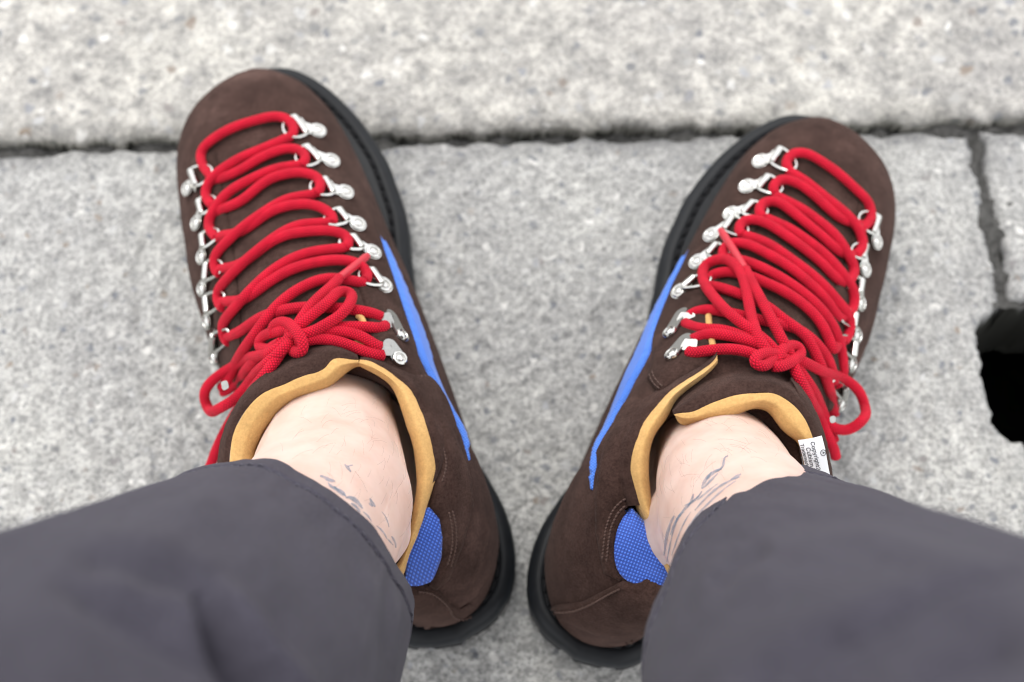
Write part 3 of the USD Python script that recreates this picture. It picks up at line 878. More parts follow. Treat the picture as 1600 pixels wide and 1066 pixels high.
# ---- leather and cloth pieces of the left boot
strip_in = [(593, 369), (599, 392), (608, 416), (621, 458), (634, 498), (647, 534), (657, 580)]
LB.side_panel([(593, 369), (599, 392), (608, 416), (621, 458), (634, 498), (648, 536), (661, 580), (686, 616), (708, 656), (725, 698), (733, 720)], [1.0, 5, 8, 11, 13, 13, 10, 7, 4, 0.6][::-1])
inn = [(436, 190), (455, 222), (483, 280), (503, 328), (528, 378), (553, 428), (572, 484), (580, 540), (570, 562)]
LB.patch('inner_facing', inn + [(600, 578), (640, 604), (657, 584)] + strip_in[::-1] + [(585, 345), (560, 290), (520, 230), (470, 190)], SUEDE2, th=0.0017,
         thfun=near_line(inn + [(657, 584)] + strip_in[::-1], 75))
lat = [(338, 240), (347, 285), (355, 330), (364, 380), (371, 440), (377, 500), (376, 560), (366, 606)]
LB.patch('outer_facing', lat + [(345, 640), (334, 600), (322, 540), (306, 470), (293, 400), (288, 320), (296, 262), (315, 238)], SUEDE2, th=0.0017, thfun=near_line(lat, 42))
LB.patch('eyelet_tab', [(584, 486), (612, 486), (634, 515), (650, 555), (661, 583), (663, 604), (645, 619), (622, 597), (598, 577), (574, 563), (584, 530)], SUEDE2, th=0.0022)
LB.patch('flex_panel', [(636, 866), (650, 838), (664, 795), (670, 792), (687, 811), (691, 840), (689, 874), (676, 907), (650, 917), (632, 914)], BLUE, th=0.0012)
LB.patch('collar_panel', [(646, 616), (663, 604), (661, 586), (684, 620), (701, 660), (717, 700), (734, 748), (738, 790), (722, 850), (700, 905), (680, 921), (668, 914), (681, 893), (689, 868), (690, 838), (685, 810), (671, 793), (678, 752), (684, 715), (675, 690), (662, 648)], SUEDE2, th=0.0022)
LB.patch('heel_counter', [(590, 902), (640, 913), (652, 912), (668, 914), (683, 921), (704, 943), (718, 951), (732, 942), (738, 946), (716, 966), (660, 984), (590, 996)], SUEDE2, th=0.0020)
LB.stitches([[(649, 611), (655, 600), (658, 590)], [(645, 606), (651, 596), (654, 587)], [(700, 796), (706, 826), (706, 850), (698, 884)], [(695, 798), (700, 826), (700, 850), (693, 880)],
             [(668, 650), (682, 690), (691, 716), (686, 755)], [(700, 948), (716, 961), (735, 955)],
             [(650, 918), (668, 920), (682, 927), (703, 950)]])

# ---- leather and cloth pieces of the right boot
strip_r = [(1077, 391), (1067, 415), (1052, 445), (1038, 480), (1028, 505), (1020, 529), (1020, 579)]
RB.side_panel([(1077, 391), (1067, 415), (1052, 445), (1038, 480), (1028, 505), (1022, 529), (1018, 572), (996, 594), (966, 640), (946, 690), (934, 730), (928, 766)], [0.8, 5, 8, 12, 16, 17, 14, 9, 5, 0.8][::-1])
innr = [(1254, 235), (1232, 275), (1219, 305), (1198, 340), (1172, 372), (1146, 408), (1118, 448), (1104, 492), (1110, 530), (1121, 556)]
RB.patch('inner_facing', innr + [(1098, 572), (1060, 592), (1024, 598)] + strip_r[::-1] + [(1090, 360), (1130, 300), (1180, 250), (1220, 228)], SUEDE2, th=0.0017, thfun=near_line(innr + [(1024, 598)] + strip_r[::-1], 75))
latr = [(1340, 320), (1334, 360), (1322, 400), (1308, 440), (1295, 480), (1287, 525), (1287, 565), (1290, 600), (1293, 640)]
RB.patch('outer_facing', latr + [(1312, 650), (1330, 600), (1345, 540), (1362, 470), (1376, 410), (1378, 350), (1362, 318)], SUEDE2, th=0.0017, thfun=near_line(latr, 42))
RB.patch('eyelet_tab', [(1100, 486), (1070, 484), (1050, 500), (1034, 530), (1018, 570), (1013, 592), (1031, 618), (1052, 603), (1084, 586), (1119, 560), (1106, 528)], SUEDE2, th=0.0022)
_lo = spline([(984, 774), (977, 798), (966, 824), (960, 854), (964, 888), (982, 908), (1010, 915), (1046, 924)], n=40)
_up = spline([(994, 772), (1002, 788), (1010, 806), (1021, 832), (1033, 862), (1042, 880), (1052, 896), (1064, 912)], n=40)
_a, _b = RB.on(_lo, 0.0012)[0], lifted(_up, np.linspace(113.5, 112, 40))
_m = (_a + _b) / 2; _m += (CAM - _m) / np.linalg.norm(CAM - _m, axis=1, keepdims=True) * 0.0022 * np.sin(np.linspace(0, np.pi, 40))[:, None]
RB.loft('flex_panel', [RB.on(_lo, -0.0006)[0], _a, _m, _b, _b + [0, 0, -0.006]], BLUE, n=60, sub=5)
RB.patch('collar_panel', [(1030, 620), (1013, 594), (995, 604), (964, 652), (943, 706), (931, 770), (932, 830), (945, 895), (972, 908), (963, 888), (960, 854), (969, 820), (981, 793), (1001, 780), (995, 748), (986, 722), (999, 678), (1020, 641)], SUEDE2, th=0.0022)
RB.patch('heel_counter', [(858, 953), (869, 945), (910, 940), (943, 923), (974, 907), (992, 910), (1012, 901), (1050, 918), (1062, 1000), (1000, 1010), (930, 990), (880, 968)], SUEDE2, th=0.0020)
RB.stitches([[(1001, 768), (981, 781), (964, 806), (956, 838), (953, 876)], [(998, 760), (977, 774), (958, 802), (950, 836), (947, 872)], [(1020, 588), (1028, 606), (1034, 612)], [(1024, 584), (1033, 602), (1039, 608)],
             [(1008, 650), (990, 690), (980, 722), (988, 752)], [(872, 952), (911, 947), (945, 930), (975, 915)]])

# ---- tongue and collar: padded rolls of suede outside and tan leather inside
def inset(a, b, t):
    """Points of line a moved the fraction t towards line b (both resampled)."""
    A, B = spline(a, n=40), spline(b, n=40)
    return A + (B - A) * t


def padded(boot, outer, crest, inner, zc, name, lining, seed, below=9.0, deep=30.0):
    n = 40
    O, C, I = spline(outer, n=n), spline(crest, n=n), spline(inner, n=n)
    z = np.interp(np.linspace(0, 1, n), np.linspace(0, 1, len(zc)), zc)
    far = O + (O - C) * 0.35
    P0, N0 = boot.on(far, -0.0030)
    hit_ok = boot.cast(far)[2]
    alt = lifted(O + (O - C) * 0.1, z - 13.0)
    hit_ok &= np.linalg.norm(P0 - alt, axis=1) < 0.018
    P0 = np.where(hit_ok[:, None], P0, alt)
    P1_, N1 = boot.on(O, 0.0)
    zo = np.where(hit_ok, P1_[:, 2] * 1000, z - 5)
    g1 = lifted(O, np.minimum(zo + 1.0, z - 2.0))
    g2 = lifted(inset(O, C, 0.5), z + 0.3)
    g3 = lifted(C, z + 0.5)
    boot.loft(name, [P0, g1, g2, g3], SUEDE2, n=110, sub=7, bumpy=0.0012, seed=seed)
    h2 = lifted(inset(C, I, 0.06), z + 1.0)
    h3 = lifted(inset(C, I, 0.5), z + 0.6)
    h4 = lifted(I, z - below * 0.6)
    h5 = lifted(inset(C, I, 1.08), z - below * 1.6)
    h6 = lifted(inset(C, I, 1.12), z - 20.0)
    boot.loft(lining, [g3 + [0, 0, -0.0006], h2, h3, h4, h5, h6], TAN, n=130, sub=5, bumpy=0.0007, seed=seed + 5)


padded(LB, [(557, 552), (535, 540), (513, 535), (486, 540), (453, 557), (414, 583), (388, 609), (368, 636), (355, 662), (346, 691), (341, 735), (342, 780)],
       [(560, 562), (539, 560), (519, 562), (506, 576), (480, 586), (447, 599), (414, 613), (391, 632), (375, 655), (365, 678), (358, 734), (362, 780)],
       [(562, 572), (542, 580), (513, 603), (480, 616), (453, 626), (434, 642), (414, 668), (404, 688), (399, 700), (396, 728), (398, 780)],
       [125, 128, 130, 130, 128, 125, 122, 119], 'tongue', 'tongue_lining', 11)
padded(RB, [(1050, 640), (1057, 630), (1076, 612), (1101, 596), (1130, 584), (1158, 578), (1208, 584), (1246, 604), (1271, 640), (1285, 676), (1296, 720), (1300, 770)],
       [(1053, 648), (1060, 646), (1080, 644), (1101, 635), (1133, 622), (1169, 615), (1208, 615), (1237, 630), (1258, 655), (1271, 687), (1280, 720), (1284, 770)],
       [(1056, 651), (1066, 662), (1091, 662), (1130, 654), (1158, 644), (1183, 637), (1202, 643), (1212, 655), (1230, 676), (1247, 690), (1258, 730), (1262, 770)],
       [127, 129, 130, 131, 130, 128, 124, 120], 'tongue', 'tongue_lining', 17)


def collar(boot, outer, inner, zc, seed):
    n = 40
    O, I = spline(outer, n=n), spline(inner, n=n)
    z = np.interp(np.linspace(0, 1, n), np.linspace(0, 1, len(zc)), zc)
    m = int(n * (0.60 if boot.m > 0 else 0.68))                                          # the padded suede roll outside the lining
    tp = np.clip((1 - np.linspace(0, 1, m)) / 0.3, 0.02, 1)[:, None] ** 0.6 if boot.m > 0 else 1 + 0.9 * np.linspace(0, 1, m)[:, None] ** 3
    f0, f1, f2 = (lifted((O[:m] - (I - O)[:m] * k * tp), z[:m] - dz) for k, dz in ((1.7, 17.0), (0.9, 6.0), (0.35, 1.0)))
    boot.loft('collar', [f0, f1, f2, lifted(inset(O, I, 0.05)[:m], z[:m] - 0.4)], SUEDE2, n=110, sub=6, bumpy=0.0010, seed=seed + 2)
    g0 = lifted(O - (I - O) * np.linspace(0.25, 0.28 if boot.m > 0 else 0.7, n)[:, None], z - 6.0)
    g1 = lifted(O, z)
    g2 = lifted(inset(O, I, 0.5), z + 2.2)
    g3 = lifted(I, z - 2.0)
    g4 = lifted(inset(O, I, 1.02), z - 12.0)
    g5 = lifted(inset(O, I, 0.9), z - 34.0)
    boot.loft('collar_lining', [g0, g1, g2, g3, g4, g5], TAN, n=140, sub=6, bumpy=0.0007, seed=seed)


collar(LB, [(562, 563), (588, 570), (614, 586), (637, 606), (654, 635), (664, 662), (672, 690), (678, 715), (679, 733), (672, 765), (663, 797), (650, 840), (641, 862), (630, 890), (610, 920)],
       [(560, 571), (585, 583), (611, 603), (624, 629), (633, 655), (644, 691), (650, 723), (652, 755), (647, 792), (639, 829), (632, 855), (620, 880), (600, 905)],
       [124, 121, 119, 118, 117, 115, 112, 109, 107], 23)
collar(RB, [(1121, 556), (1105, 573), (1073, 594), (1049, 612), (1022, 640), (1000, 676), (989, 712), (988, 739), (995, 772), (1008, 805), (1020, 832), (1031, 862), (1045, 895), (1062, 920)],
       [(1121, 566), (1101, 588), (1069, 612), (1055, 626), (1042, 651), (1025, 676), (1016, 701), (1013, 737), (1017, 780), (1026, 825), (1034, 850), (1052, 885), (1070, 905)],
       [124, 121, 119, 118, 117, 116, 115, 114, 113], 29)
# thin tan edge of the gusset that shows beside the speed hooks
for b, ln in ((LB, [[(558, 492), (566, 500), (568, 508)], [(555, 531), (563, 537), (566, 545)]]), (RB, [[(1107, 494), (1108, 510)], [(1112, 531), (1114, 541), (1119, 554)]])):
    for l in ln:
        P, N = b.on(spline(l, n=16), 0.0015)
        b.T.part('gusset_edge', tube(P, 0.0014, 10)[:2], TAN, smooth=True)

# ---- lace hooks: rivet, bracket ends, tip of the ring (pixels)
for h in [((495, 210), (459, 190), (478, 216), (445, 207)), ((516, 257), (478, 236), (497, 259), (465, 253)), ((537, 306), (505, 287), (518, 310), (486, 296)),
          ((556, 356), (526, 335), (539, 354), (508, 346)), ((579, 400), (547, 377), (561, 396), (532, 381)), ((596, 452), (575, 429), (591, 452), (562, 435)),
          ((299, 297), (306, 270), (316, 293), (331, 264)), ((313, 351), (319, 317), (325, 337), (337, 311)), ((322, 403), (325, 370), (328, 389), (342, 362)),
          ((323, 452), (333, 413), (331, 438), (348, 416)), ((331, 502), (332, 465), (335, 489), (351, 462)), ((341, 557), (344, 520), (341, 547), (360, 524))]:
    LB.hook(*h, face=0.6 if h[0][0] > 400 else 0.2)
LB.speed_hook([(591, 490), (609, 488), (616, 504), (612, 513), (594, 508)], (620, 531))
LB.speed_hook([(590, 536), (607, 535), (615, 549), (613, 556), (596, 555)], (619, 566))
LB.speed_hook([(345, 597), (355, 594), (358, 606), (348, 612)], (349, 612), 0.0036, mini=True)
for h in [((1190, 258), (1220, 240), (1207, 262), (1243, 262)), ((1169, 297), (1201, 283), (1187, 302), (1221, 298)), ((1145, 340), (1178, 324), (1163, 341), (1198, 334)),
          ((1115, 373), (1148, 346), (1136, 367), (1168, 363)), ((1093, 415), (1123, 391), (1112, 404), (1139, 402)), ((1066, 461), (1091, 442), (1075, 456), (1109, 440)),
          ((1363, 380), (1364, 342), (1355, 367), (1342, 338)), ((1345, 423), (1344, 386), (1338, 406), (1330, 389)), ((1337, 475), (1337, 440), (1333, 460), (1322, 440)),
          ((1331, 525), (1326, 492), (1323, 510), (1313, 492)), ((1323, 569), (1325, 536), (1322, 556), (1311, 530)), ((1308, 629), (1311, 601), (1308, 619), (1299, 598))]:
    RB.hook(*h, face=0.6 if h[0][0] < 1250 else 0.2)
RB.speed_hook([(1086, 489), (1064, 488), (1057, 500), (1060, 508), (1084, 504)], (1053, 527))
RB.speed_hook([(1090, 530), (1070, 530), (1063, 541), (1066, 547), (1088, 544)], (1056, 562))
RB.speed_hook([(1296, 651), (1305, 650), (1306, 660), (1297, 662)], (1303, 664), 0.0036, mini=True)

# ---- laces
LR = 0.00225


def lace(boot, strands, aglets):
    parts = []
    for px, hs in strands:
        h = np.interp(np.linspace(0, 1, len(px)), np.linspace(0, 1, len(hs)), hs) / 1000.0
        P, _ = boot.on(px, h)
        p = spline(P, step=0.0009)
        k = np.linspace(0, 1, 9); k = np.hanning(9) / np.hanning(9).sum()
        if len(p) > 12:
            pad = np.vstack([np.repeat(p[:1], 4, 0), p, np.repeat(p[-1:], 4, 0)])
            p = np.stack([np.convolve(pad[:, c], k, 'valid') for c in range(3)], 1)
        s = np.linspace(0, len(p) / 9.0, len(p))
        r = LR * (1 + 0.05 * (meshkit.noise(np.stack([s, 0 * s, 0 * s + len(parts) * 3.7], 1)) - 0.5))
        parts.append(tube(p, r, 16))
    V, F, U = join(parts)
    path = boot.T.part('shoelace', (V, F), LACE, smooth=True, uv=U)
    for px, hs in aglets:
        h = np.interp(np.linspace(0, 1, len(px)), np.linspace(0, 1, len(hs)), hs) / 1000.0
        P, _ = boot.on(px, h)
        p = spline(P, n=14)
        boot.T.part('aglet', tube(p, np.r_[0.00175, [0.00172] * 12, 0.0014], 16)[:2], AGLET, smooth=40, under=path)


HB, HC = [3.2, 4.5, 5.5, 6.5, 7.2, 6.0, 3.6], [2.6, 3.4, 4.6, 5.6, 6.6, 6.6, 4.2]
lace(LB, [
    ([(333, 280), (326, 271), (315, 254), (315, 236), (333, 217), (368, 198), (403, 187), (432, 182), (451, 188), (459, 203), (454, 214), (446, 218)], [3.4, 5.5, 5, 4.5, 5, 6, 4, 3]),
    ([(452, 214), (446, 217), (416, 230), (378, 246), (346, 265), (327, 284), (321, 302), (327, 316), (335, 322)], HB),
    ([(330, 284), (343, 279), (371, 268), (403, 249), (432, 236), (457, 232), (475, 240), (476, 252), (470, 260)], HC),
    ([(474, 256), (467, 258), (435, 263), (394, 279), (358, 300), (333, 329), (326, 349), (333, 366), (340, 373)], HB),
    ([(336, 334), (349, 326), (378, 313), (410, 287), (441, 273), (473, 270), (496, 278), (500, 294), (492, 304)], HC),
    ([(494, 300), (486, 304), (454, 310), (416, 329), (381, 354), (349, 383), (335, 405), (338, 424), (345, 428)], HB),
    ([(338, 374), (349, 368), (378, 361), (416, 335), (448, 322), (480, 319), (505, 326), (520, 340), (518, 350)], HC),
    ([(520, 345), (512, 348), (473, 351), (435, 367), (400, 393), (374, 416), (352, 439), (340, 460), (343, 476), (350, 480)], HB),
    ([(342, 422), (352, 419), (378, 411), (416, 383), (448, 367), (486, 361), (518, 361), (540, 369), (544, 382), (538, 388)], HC),
    ([(540, 385), (532, 388), (493, 393), (453, 406), (414, 432), (381, 465), (358, 491), (348, 514), (352, 530), (358, 534)], HB),
    ([(343, 474), (352, 471), (381, 467), (414, 445), (453, 422), (499, 409), (539, 407), (565, 416), (574, 430), (568, 440)], HC),
    ([(570, 441), (562, 441), (519, 435), (480, 445), (440, 471), (408, 508), (381, 546), (365, 575), (352, 600), (345, 606)], [3, 3.5, 4.5, 5.5, 7, 8, 8, 7, 5, 3]),
    ([(352, 528), (362, 524), (381, 514), (404, 498), (440, 485), (480, 480), (520, 481), (552, 484), (588, 492), (598, 497)], [2.6, 4, 5, 4, 3.5, 4.5]),
    ([(602, 507), (598, 512), (572, 511), (532, 511), (499, 514), (476, 522), (458, 530)], [4.5, 4, 4, 5, 6, 6]),
    ([(598, 543), (588, 540), (565, 526), (532, 518), (499, 518), (474, 524), (455, 528)], [4.5, 4.5, 5, 6.5, 8, 8]),
    ([(602, 555), (592, 555), (572, 550), (539, 537), (506, 530), (478, 532), (460, 536)], [4.5, 4, 4.5, 6, 7.5, 8]),
    ([(345, 612), (352, 612), (365, 602), (385, 578), (408, 555), (440, 535)], [3, 4, 6, 7, 8]),
    # knot
    ([(458, 540), (436, 545), (416, 546), (404, 538), (410, 527), (430, 519), (450, 515), (465, 520)], [5, 7, 8, 8, 8, 9, 9.5, 8]),
    ([(430, 524), (426, 512), (436, 504), (450, 505), (462, 516), (472, 532), (474, 545), (466, 551), (456, 545)], [8, 11, 12.5, 13, 13.5, 13, 11, 8.5, 6]),
    # bow: upper loop, lower loop
    ([(448, 528), (463, 524), (480, 521), (506, 509), (532, 492), (548, 471), (547, 458), (534, 455), (515, 469), (489, 491), (466, 510), (450, 522)], [8, 10, 10.5, 10, 10, 9.5, 9.5, 10, 11.5, 12, 11, 9]),
    ([(450, 530), (434, 545), (398, 557), (362, 574), (333, 594), (319, 617), (324, 636), (345, 637), (366, 624), (389, 598), (416, 569), (440, 548), (452, 534)], [8, 9.5, 10, 10, 9, 8, 7, 8, 10, 11, 11, 9]),
    # tails
    ([(452, 526), (466, 506), (486, 478), (513, 452), (530, 434)], [8, 11, 12, 11, 9]),
    ([(448, 534), (438, 552), (410, 590), (384, 622), (365, 650), (351, 675), (340, 698), (331, 722), (326, 735)], [8, 9, 9, 8, 6, 5, 4, 3]),
], [([(527, 437), (550, 419), (574, 400)], [9.2, 8.6, 8.2]), ([(327, 732), (322, 742)], [3.3, 3.0])])

lace(RB, [
    ([(1345, 362), (1352, 352), (1361, 340), (1358, 319), (1340, 298), (1310, 271), (1280, 250), (1256, 239), (1238, 241), (1229, 253), (1232, 265), (1240, 271)], [3.4, 5.5, 5, 4.5, 5, 6, 4, 3]),
    ([(1232, 268), (1240, 272), (1262, 286), (1292, 310), (1322, 334), (1343, 361), (1348, 382), (1340, 396), (1334, 398)], HB),
    ([(1346, 352), (1338, 349), (1316, 342), (1295, 326), (1268, 301), (1241, 284), (1220, 281), (1208, 293), (1214, 303)], HC),
    ([(1212, 305), (1220, 310), (1250, 325), (1280, 346), (1307, 370), (1325, 397), (1335, 421), (1328, 437), (1322, 442)], HB),
    ([(1334, 397), (1326, 398), (1308, 390), (1290, 374), (1264, 352), (1235, 328), (1208, 314), (1190, 320), (1188, 335), (1194, 341)], HC),
    ([(1196, 340), (1204, 344), (1229, 355), (1262, 376), (1292, 400), (1316, 427), (1334, 456), (1334, 478), (1324, 490)], HB),
    ([(1326, 440), (1318, 441), (1302, 430), (1286, 413), (1256, 388), (1220, 362), (1184, 344), (1162, 346), (1155, 360), (1162, 368)], HC),
    ([(1160, 367), (1168, 369), (1196, 379), (1229, 400), (1262, 424), (1289, 448), (1312, 474), (1328, 500), (1326, 522), (1316, 532)], HB),
    ([(1320, 492), (1312, 496), (1304, 487), (1288, 465), (1264, 442), (1232, 416), (1196, 395), (1160, 380), (1137, 383), (1129, 396), (1136, 404)], HC),
    ([(1134, 402), (1142, 404), (1166, 409), (1202, 424), (1238, 445), (1272, 472), (1297, 502), (1311, 533), (1317, 566), (1316, 590), (1306, 600)], HB),
    ([(1316, 532), (1308, 540), (1302, 545), (1290, 518), (1268, 487), (1228, 457), (1190, 439), (1160, 428), (1132, 425), (1112, 431), (1106, 440)], [3, 5, 6, 6.5, 6, 5.5, 5, 4.5, 4, 3.5]),
    ([(1104, 446), (1112, 447), (1130, 451), (1157, 460), (1194, 476), (1226, 500), (1256, 523), (1279, 563), (1294, 601), (1302, 640), (1304, 652)], [3, 3.5, 4, 4.5, 6, 7.5, 7.5, 6.5, 5, 4]),
    ([(1076, 495), (1084, 489), (1105, 484), (1144, 490), (1194, 501), (1240, 512), (1265, 527), (1290, 555), (1300, 580), (1303, 598)], [4.5, 4, 4, 4.5, 5, 5, 5, 4, 3]),
    ([(1070, 504), (1076, 508), (1100, 514), (1128, 516), (1160, 526), (1190, 540), (1210, 552)], [4.5, 4, 4, 5, 6.5, 7, 6]),
    ([(1080, 532), (1090, 527), (1108, 522), (1130, 523), (1165, 531), (1195, 543), (1212, 553)], [4.5, 4.5, 5, 6.5, 8, 8, 7]),
    ([(1074, 548), (1081, 551), (1100, 549), (1123, 546), (1160, 548), (1194, 560), (1215, 562)], [4.5, 4, 4.5, 6, 7.5, 8, 7]),
    ([(1304, 690), (1296, 670), (1284, 640), (1268, 606), (1250, 580), (1236, 562)], [3, 4.5, 6, 7, 7, 6]),
    # knot
    ([(1232, 556), (1208, 560), (1188, 572), (1178, 566), (1184, 556), (1204, 552), (1226, 560), (1240, 572)], [7, 9, 10, 11, 11.5, 11, 9, 7]),
    ([(1205, 572), (1222, 572), (1244, 560), (1252, 550), (1247, 542), (1232, 541), (1218, 552), (1212, 566)], [8, 11, 12.5, 13, 12.5, 11.5, 11, 8]),
    # bow: upper loop, right loop
    ([(1214, 556), (1204, 540), (1173, 515), (1140, 490), (1112, 460), (1098, 433), (1104, 413), (1128, 405), (1152, 418), (1165, 448), (1172, 484), (1180, 515), (1195, 544), (1210, 558)], [8, 10, 11, 11, 10, 10, 10, 11, 12, 12, 12, 11, 9]),
    ([(1238, 558), (1255, 565), (1287, 581), (1318, 592), (1341, 610), (1351, 634), (1346, 658), (1327, 671), (1302, 668), (1280, 645), (1262, 614), (1248, 588), (1238, 568)], [9, 11, 11, 10, 9, 8, 7, 7, 7, 7, 7.5, 8, 8]),
    # tails
    ([(1236, 556), (1224, 535), (1210, 508), (1192, 474), (1176, 444), (1164, 420)], [9, 12, 13.5, 14, 13, 11.5]),
    ([(1238, 566), (1246, 586), (1262, 618), (1279, 650), (1292, 678), (1302, 700), (1306, 716)], [9, 12, 12.5, 11.5, 10, 8, 5]),
], [([(1166, 424), (1148, 394), (1126, 360)], [11.7, 10.4, 9.0])])

# ---- printed white tags
def flat_tag(boot, corners, z, lines):
    """corners: pixels, first the side where the print begins; z millimetres for each."""
    c = np.array([at(u, v, zz / 1000.0) for (u, v), zz in zip(corners, z)])
    a, b, d, e = c                                              # a-b along the reading direction, e-d parallel to it
    ux = b - a; W = np.linalg.norm(ux); ux /= W
    uy = a - e; H = np.linalg.norm(uy); uy = uy - ux * (uy @ ux); uy /= np.linalg.norm(uy)
    un = np.cross(ux, uy)
    k, j = np.meshgrid(np.linspace(0, 1, 12), np.linspace(0, 1, 8))
    P = (a * ((1 - k) * (1 - j))[..., None] + b * (k * (1 - j))[..., None] + d * (k * j)[..., None] + e * ((1 - k) * j)[..., None])
    P = P + un * (0.0010 * np.sin(np.pi * j) + 0.0006 * np.sin(5 * k))[..., None]
    V, F = grid_mesh(P)
    V2, F2 = grid_mesh(P - un * 0.0003)
    if (np.cross(V[F[0, 1]] - V[F[0, 0]], V[F[0, 2]] - V[F[0, 0]]) @ un) < 0:
        F, F2 = F[:, ::-1], F2[:, ::-1]
    path = boot.T.part('tag', join([(V, F), (V2, F2[:, ::-1])]), WHITE, smooth=True, label='white printed cloth tag')
    for mesh, x, y in lines:
        v = np.array(mesh.vertices)
        qx, qy = v[:, 0] + x, v[:, 1] + y                      # metres from corner e (reading origin, lower edge)
        fk, fj = np.clip(qx / W, 0, 1), np.clip(1 - qy / H, 0, 1)
        base = (a * ((1 - fk) * (1 - fj))[:, None] + b * (fk * (1 - fj))[:, None] + d * (fk * fj)[:, None] + e * ((1 - fk) * fj)[:, None])
        v = base + un * (0.0010 * np.sin(np.pi * fj) + 0.0006 * np.sin(5 * fk) + 0.00006 + v[:, 2])[:, None]
        boot.T.part('print', (v, mesh.faces), INK, smooth=False, under=path)


def ring_mark(r):
    m = trimesh.creation.extrude_polygon(LineString([(0, 0), (1e-6, 0)]).buffer(r, 24).difference(Point(0, 0).buffer(r * 0.84, 24)), 0.0001, engine='earcut')
    l = trimesh.creation.extrude_polygon(LineString([(-r * .35, -r * .3), (0, r * .42), (r * .35, -r * .3)]).buffer(r * 0.08), 0.0001, engine='earcut')
    return trimesh.util.concatenate([m, l])


tx = lambda s, h: meshkit.text_mesh(s, h, depth=0.0001)
flat_tag(RB, [(1284, 681), (1298, 744), (1264, 752), (1247, 688)], [138, 131, 131, 138],
         [(tx('Copyright200', 0.00155), 0.0012, 0.0040), (tx('Cubism Inc', 0.00155), 0.0030, 0.0018), (tx('Trademark', 0.00125), 0.0014, 0.0002), (ring_mark(0.0012), 0.0062, 0.0080)])
flat_tag(LB, [(412, 668), (437, 640), (428, 676), (409, 700)], [118, 122, 112, 108],
         [(tx('Copyright', 0.0012), 0.0006, 0.0040), (tx('Trademark', 0.0011), 0.0006, 0.0020)])
#NEXT3

# ------------------------------------------------------------------ the wearer: seated, knees apart, bare ankles, trousers
PER = Thing('person', (0, 0, 0), label='seated person seen from the knees down, bare tattooed ankles, dark grey trousers', cat='person')


def limb_axis(side):
    if side < 0:
        return np.array([-0.083, 0.090, 0.150]), np.array([-0.055, -0.445, 0.894])
    return np.array([0.0955, 0.086, 0.150]), np.array([-0.052, -0.408, 0.911])


HIP = {-1: np.array([-0.115, -0.47, 0.36]), 1: np.array([0.10, -0.47, 0.36])}


def leg_chain(boot, side):
    A, D = limb_axis(side)
    D = D / np.linalg.norm(D)
    K = A + D * 0.36
    b = lambda *p: boot.w(np.array([p], float))[0]
    ank = {-1: np.array([-0.0675, 0.1240, 0.138]), 1: np.array([0.0802, 0.1250, 0.138])}[side]
    return [(b(-8, 235, 38), .013), (b(-8, 212, 42), .020), (b(-8, 165, 52), .024), (b(-10, 125, 66), .026), (b(-20, 92, 84), .025),
            (ank, .0315 if side < 0 else .0275), (ank * 0.45 + (A + D * 0.085) * 0.55, .0350 if side < 0 else .0325), (A + D * 0.12, .043), (A + D * 0.22, .052), (K, .056), (K * 0.5 + HIP[side] * 0.5, .066), (HIP[side], .08)], b


def sph(p, r):
    return m3.Manifold.sphere(float(r), 28).translate([float(x) for x in p])


body = None
for boot, side in ((LB, -1), (RB, 1)):
    ch, b = leg_chain(boot, side)
    segs = [m3.Manifold.batch_hull([sph(*ch[i]), sph(*ch[i + 1])]) for i in range(len(ch) - 1)]
    segs.append(m3.Manifold.batch_hull([sph(b(-8, 40, 48), .017), sph(b(-18, 45, 78), .019), sph(*ch[3])]))
    segs.append(m3.Manifold.batch_hull([sph(b(-12, 41, 50), .016), sph(ch[5][0], .024), sph(b(-32, 54, 105), .018)]))
    # ankle bones
    segs.append(m3.Manifold.batch_hull([sph(ch[5][0] + np.array([(0.0165 if side < 0 else 0.013) * -side, -0.008, -0.010]), .0140), sph(ch[6][0], .02)]))
    segs.append(m3.Manifold.batch_hull([sph(ch[5][0] + np.array([(0.0165 if side < 0 else 0.011) * side, -0.012, -0.014]), .0140), sph(ch[6][0], .02)]))
    # toes, inside the boot
    for k, (x, y) in enumerate(((9, 262), (0, 264), (-9, 261), (-18, 255), (-26, 246))):
        segs.append(m3.Manifold.batch_hull([sph(b(x, y, 36), .0075 if k == 0 else .006), sph(b(x * 0.7 - 4, 215, 40), .011)]))
    m = m3.Manifold.batch_boolean(segs, m3.OpType.Add)
    body = m if body is None else body + m
pel = m3.Manifold.batch_hull([sph(HIP[-1] + [0, -0.03, 0], .095), sph(HIP[1] + [0, -0.03, 0], .095), sph([-0.005, -0.5, 0.42], .11)])
body = body + pel
body = body.refine_to_length(0.006)
bm = body.to_mesh()
BT = trimesh.Trimesh(np.array(bm.vert_properties[:, :3], float), np.array(bm.tri_verts), process=True)
trimesh.smoothing.filter_taubin(BT, iterations=40)
BT.vertices = BT.vertices + BT.vertex_normals * ((meshkit.fbm(BT.vertices * 38, 2, 4) - 0.5) * 0.0022)[:, None]
bpath = PER.part('body', BT, SKIN, smooth=True)


def on_skin(px):
    d = rays(px)
    loc, ri, ti = BT.ray.intersects_location(np.tile(CAM, (len(d), 1)), d, multiple_hits=False)
    P, N, ok = np.zeros((len(d), 3)), np.zeros((len(d), 3)), np.zeros(len(d), bool)
    P[ri], ok[ri] = loc, True
    bary = trimesh.triangles.points_to_barycentric(BT.triangles[ti], loc)
    n = (BT.vertex_normals[BT.faces[ti]] * bary[..., None]).sum(1)
    N[ri] = n / np.linalg.norm(n, axis=1, keepdims=True)
    return P, N, ok


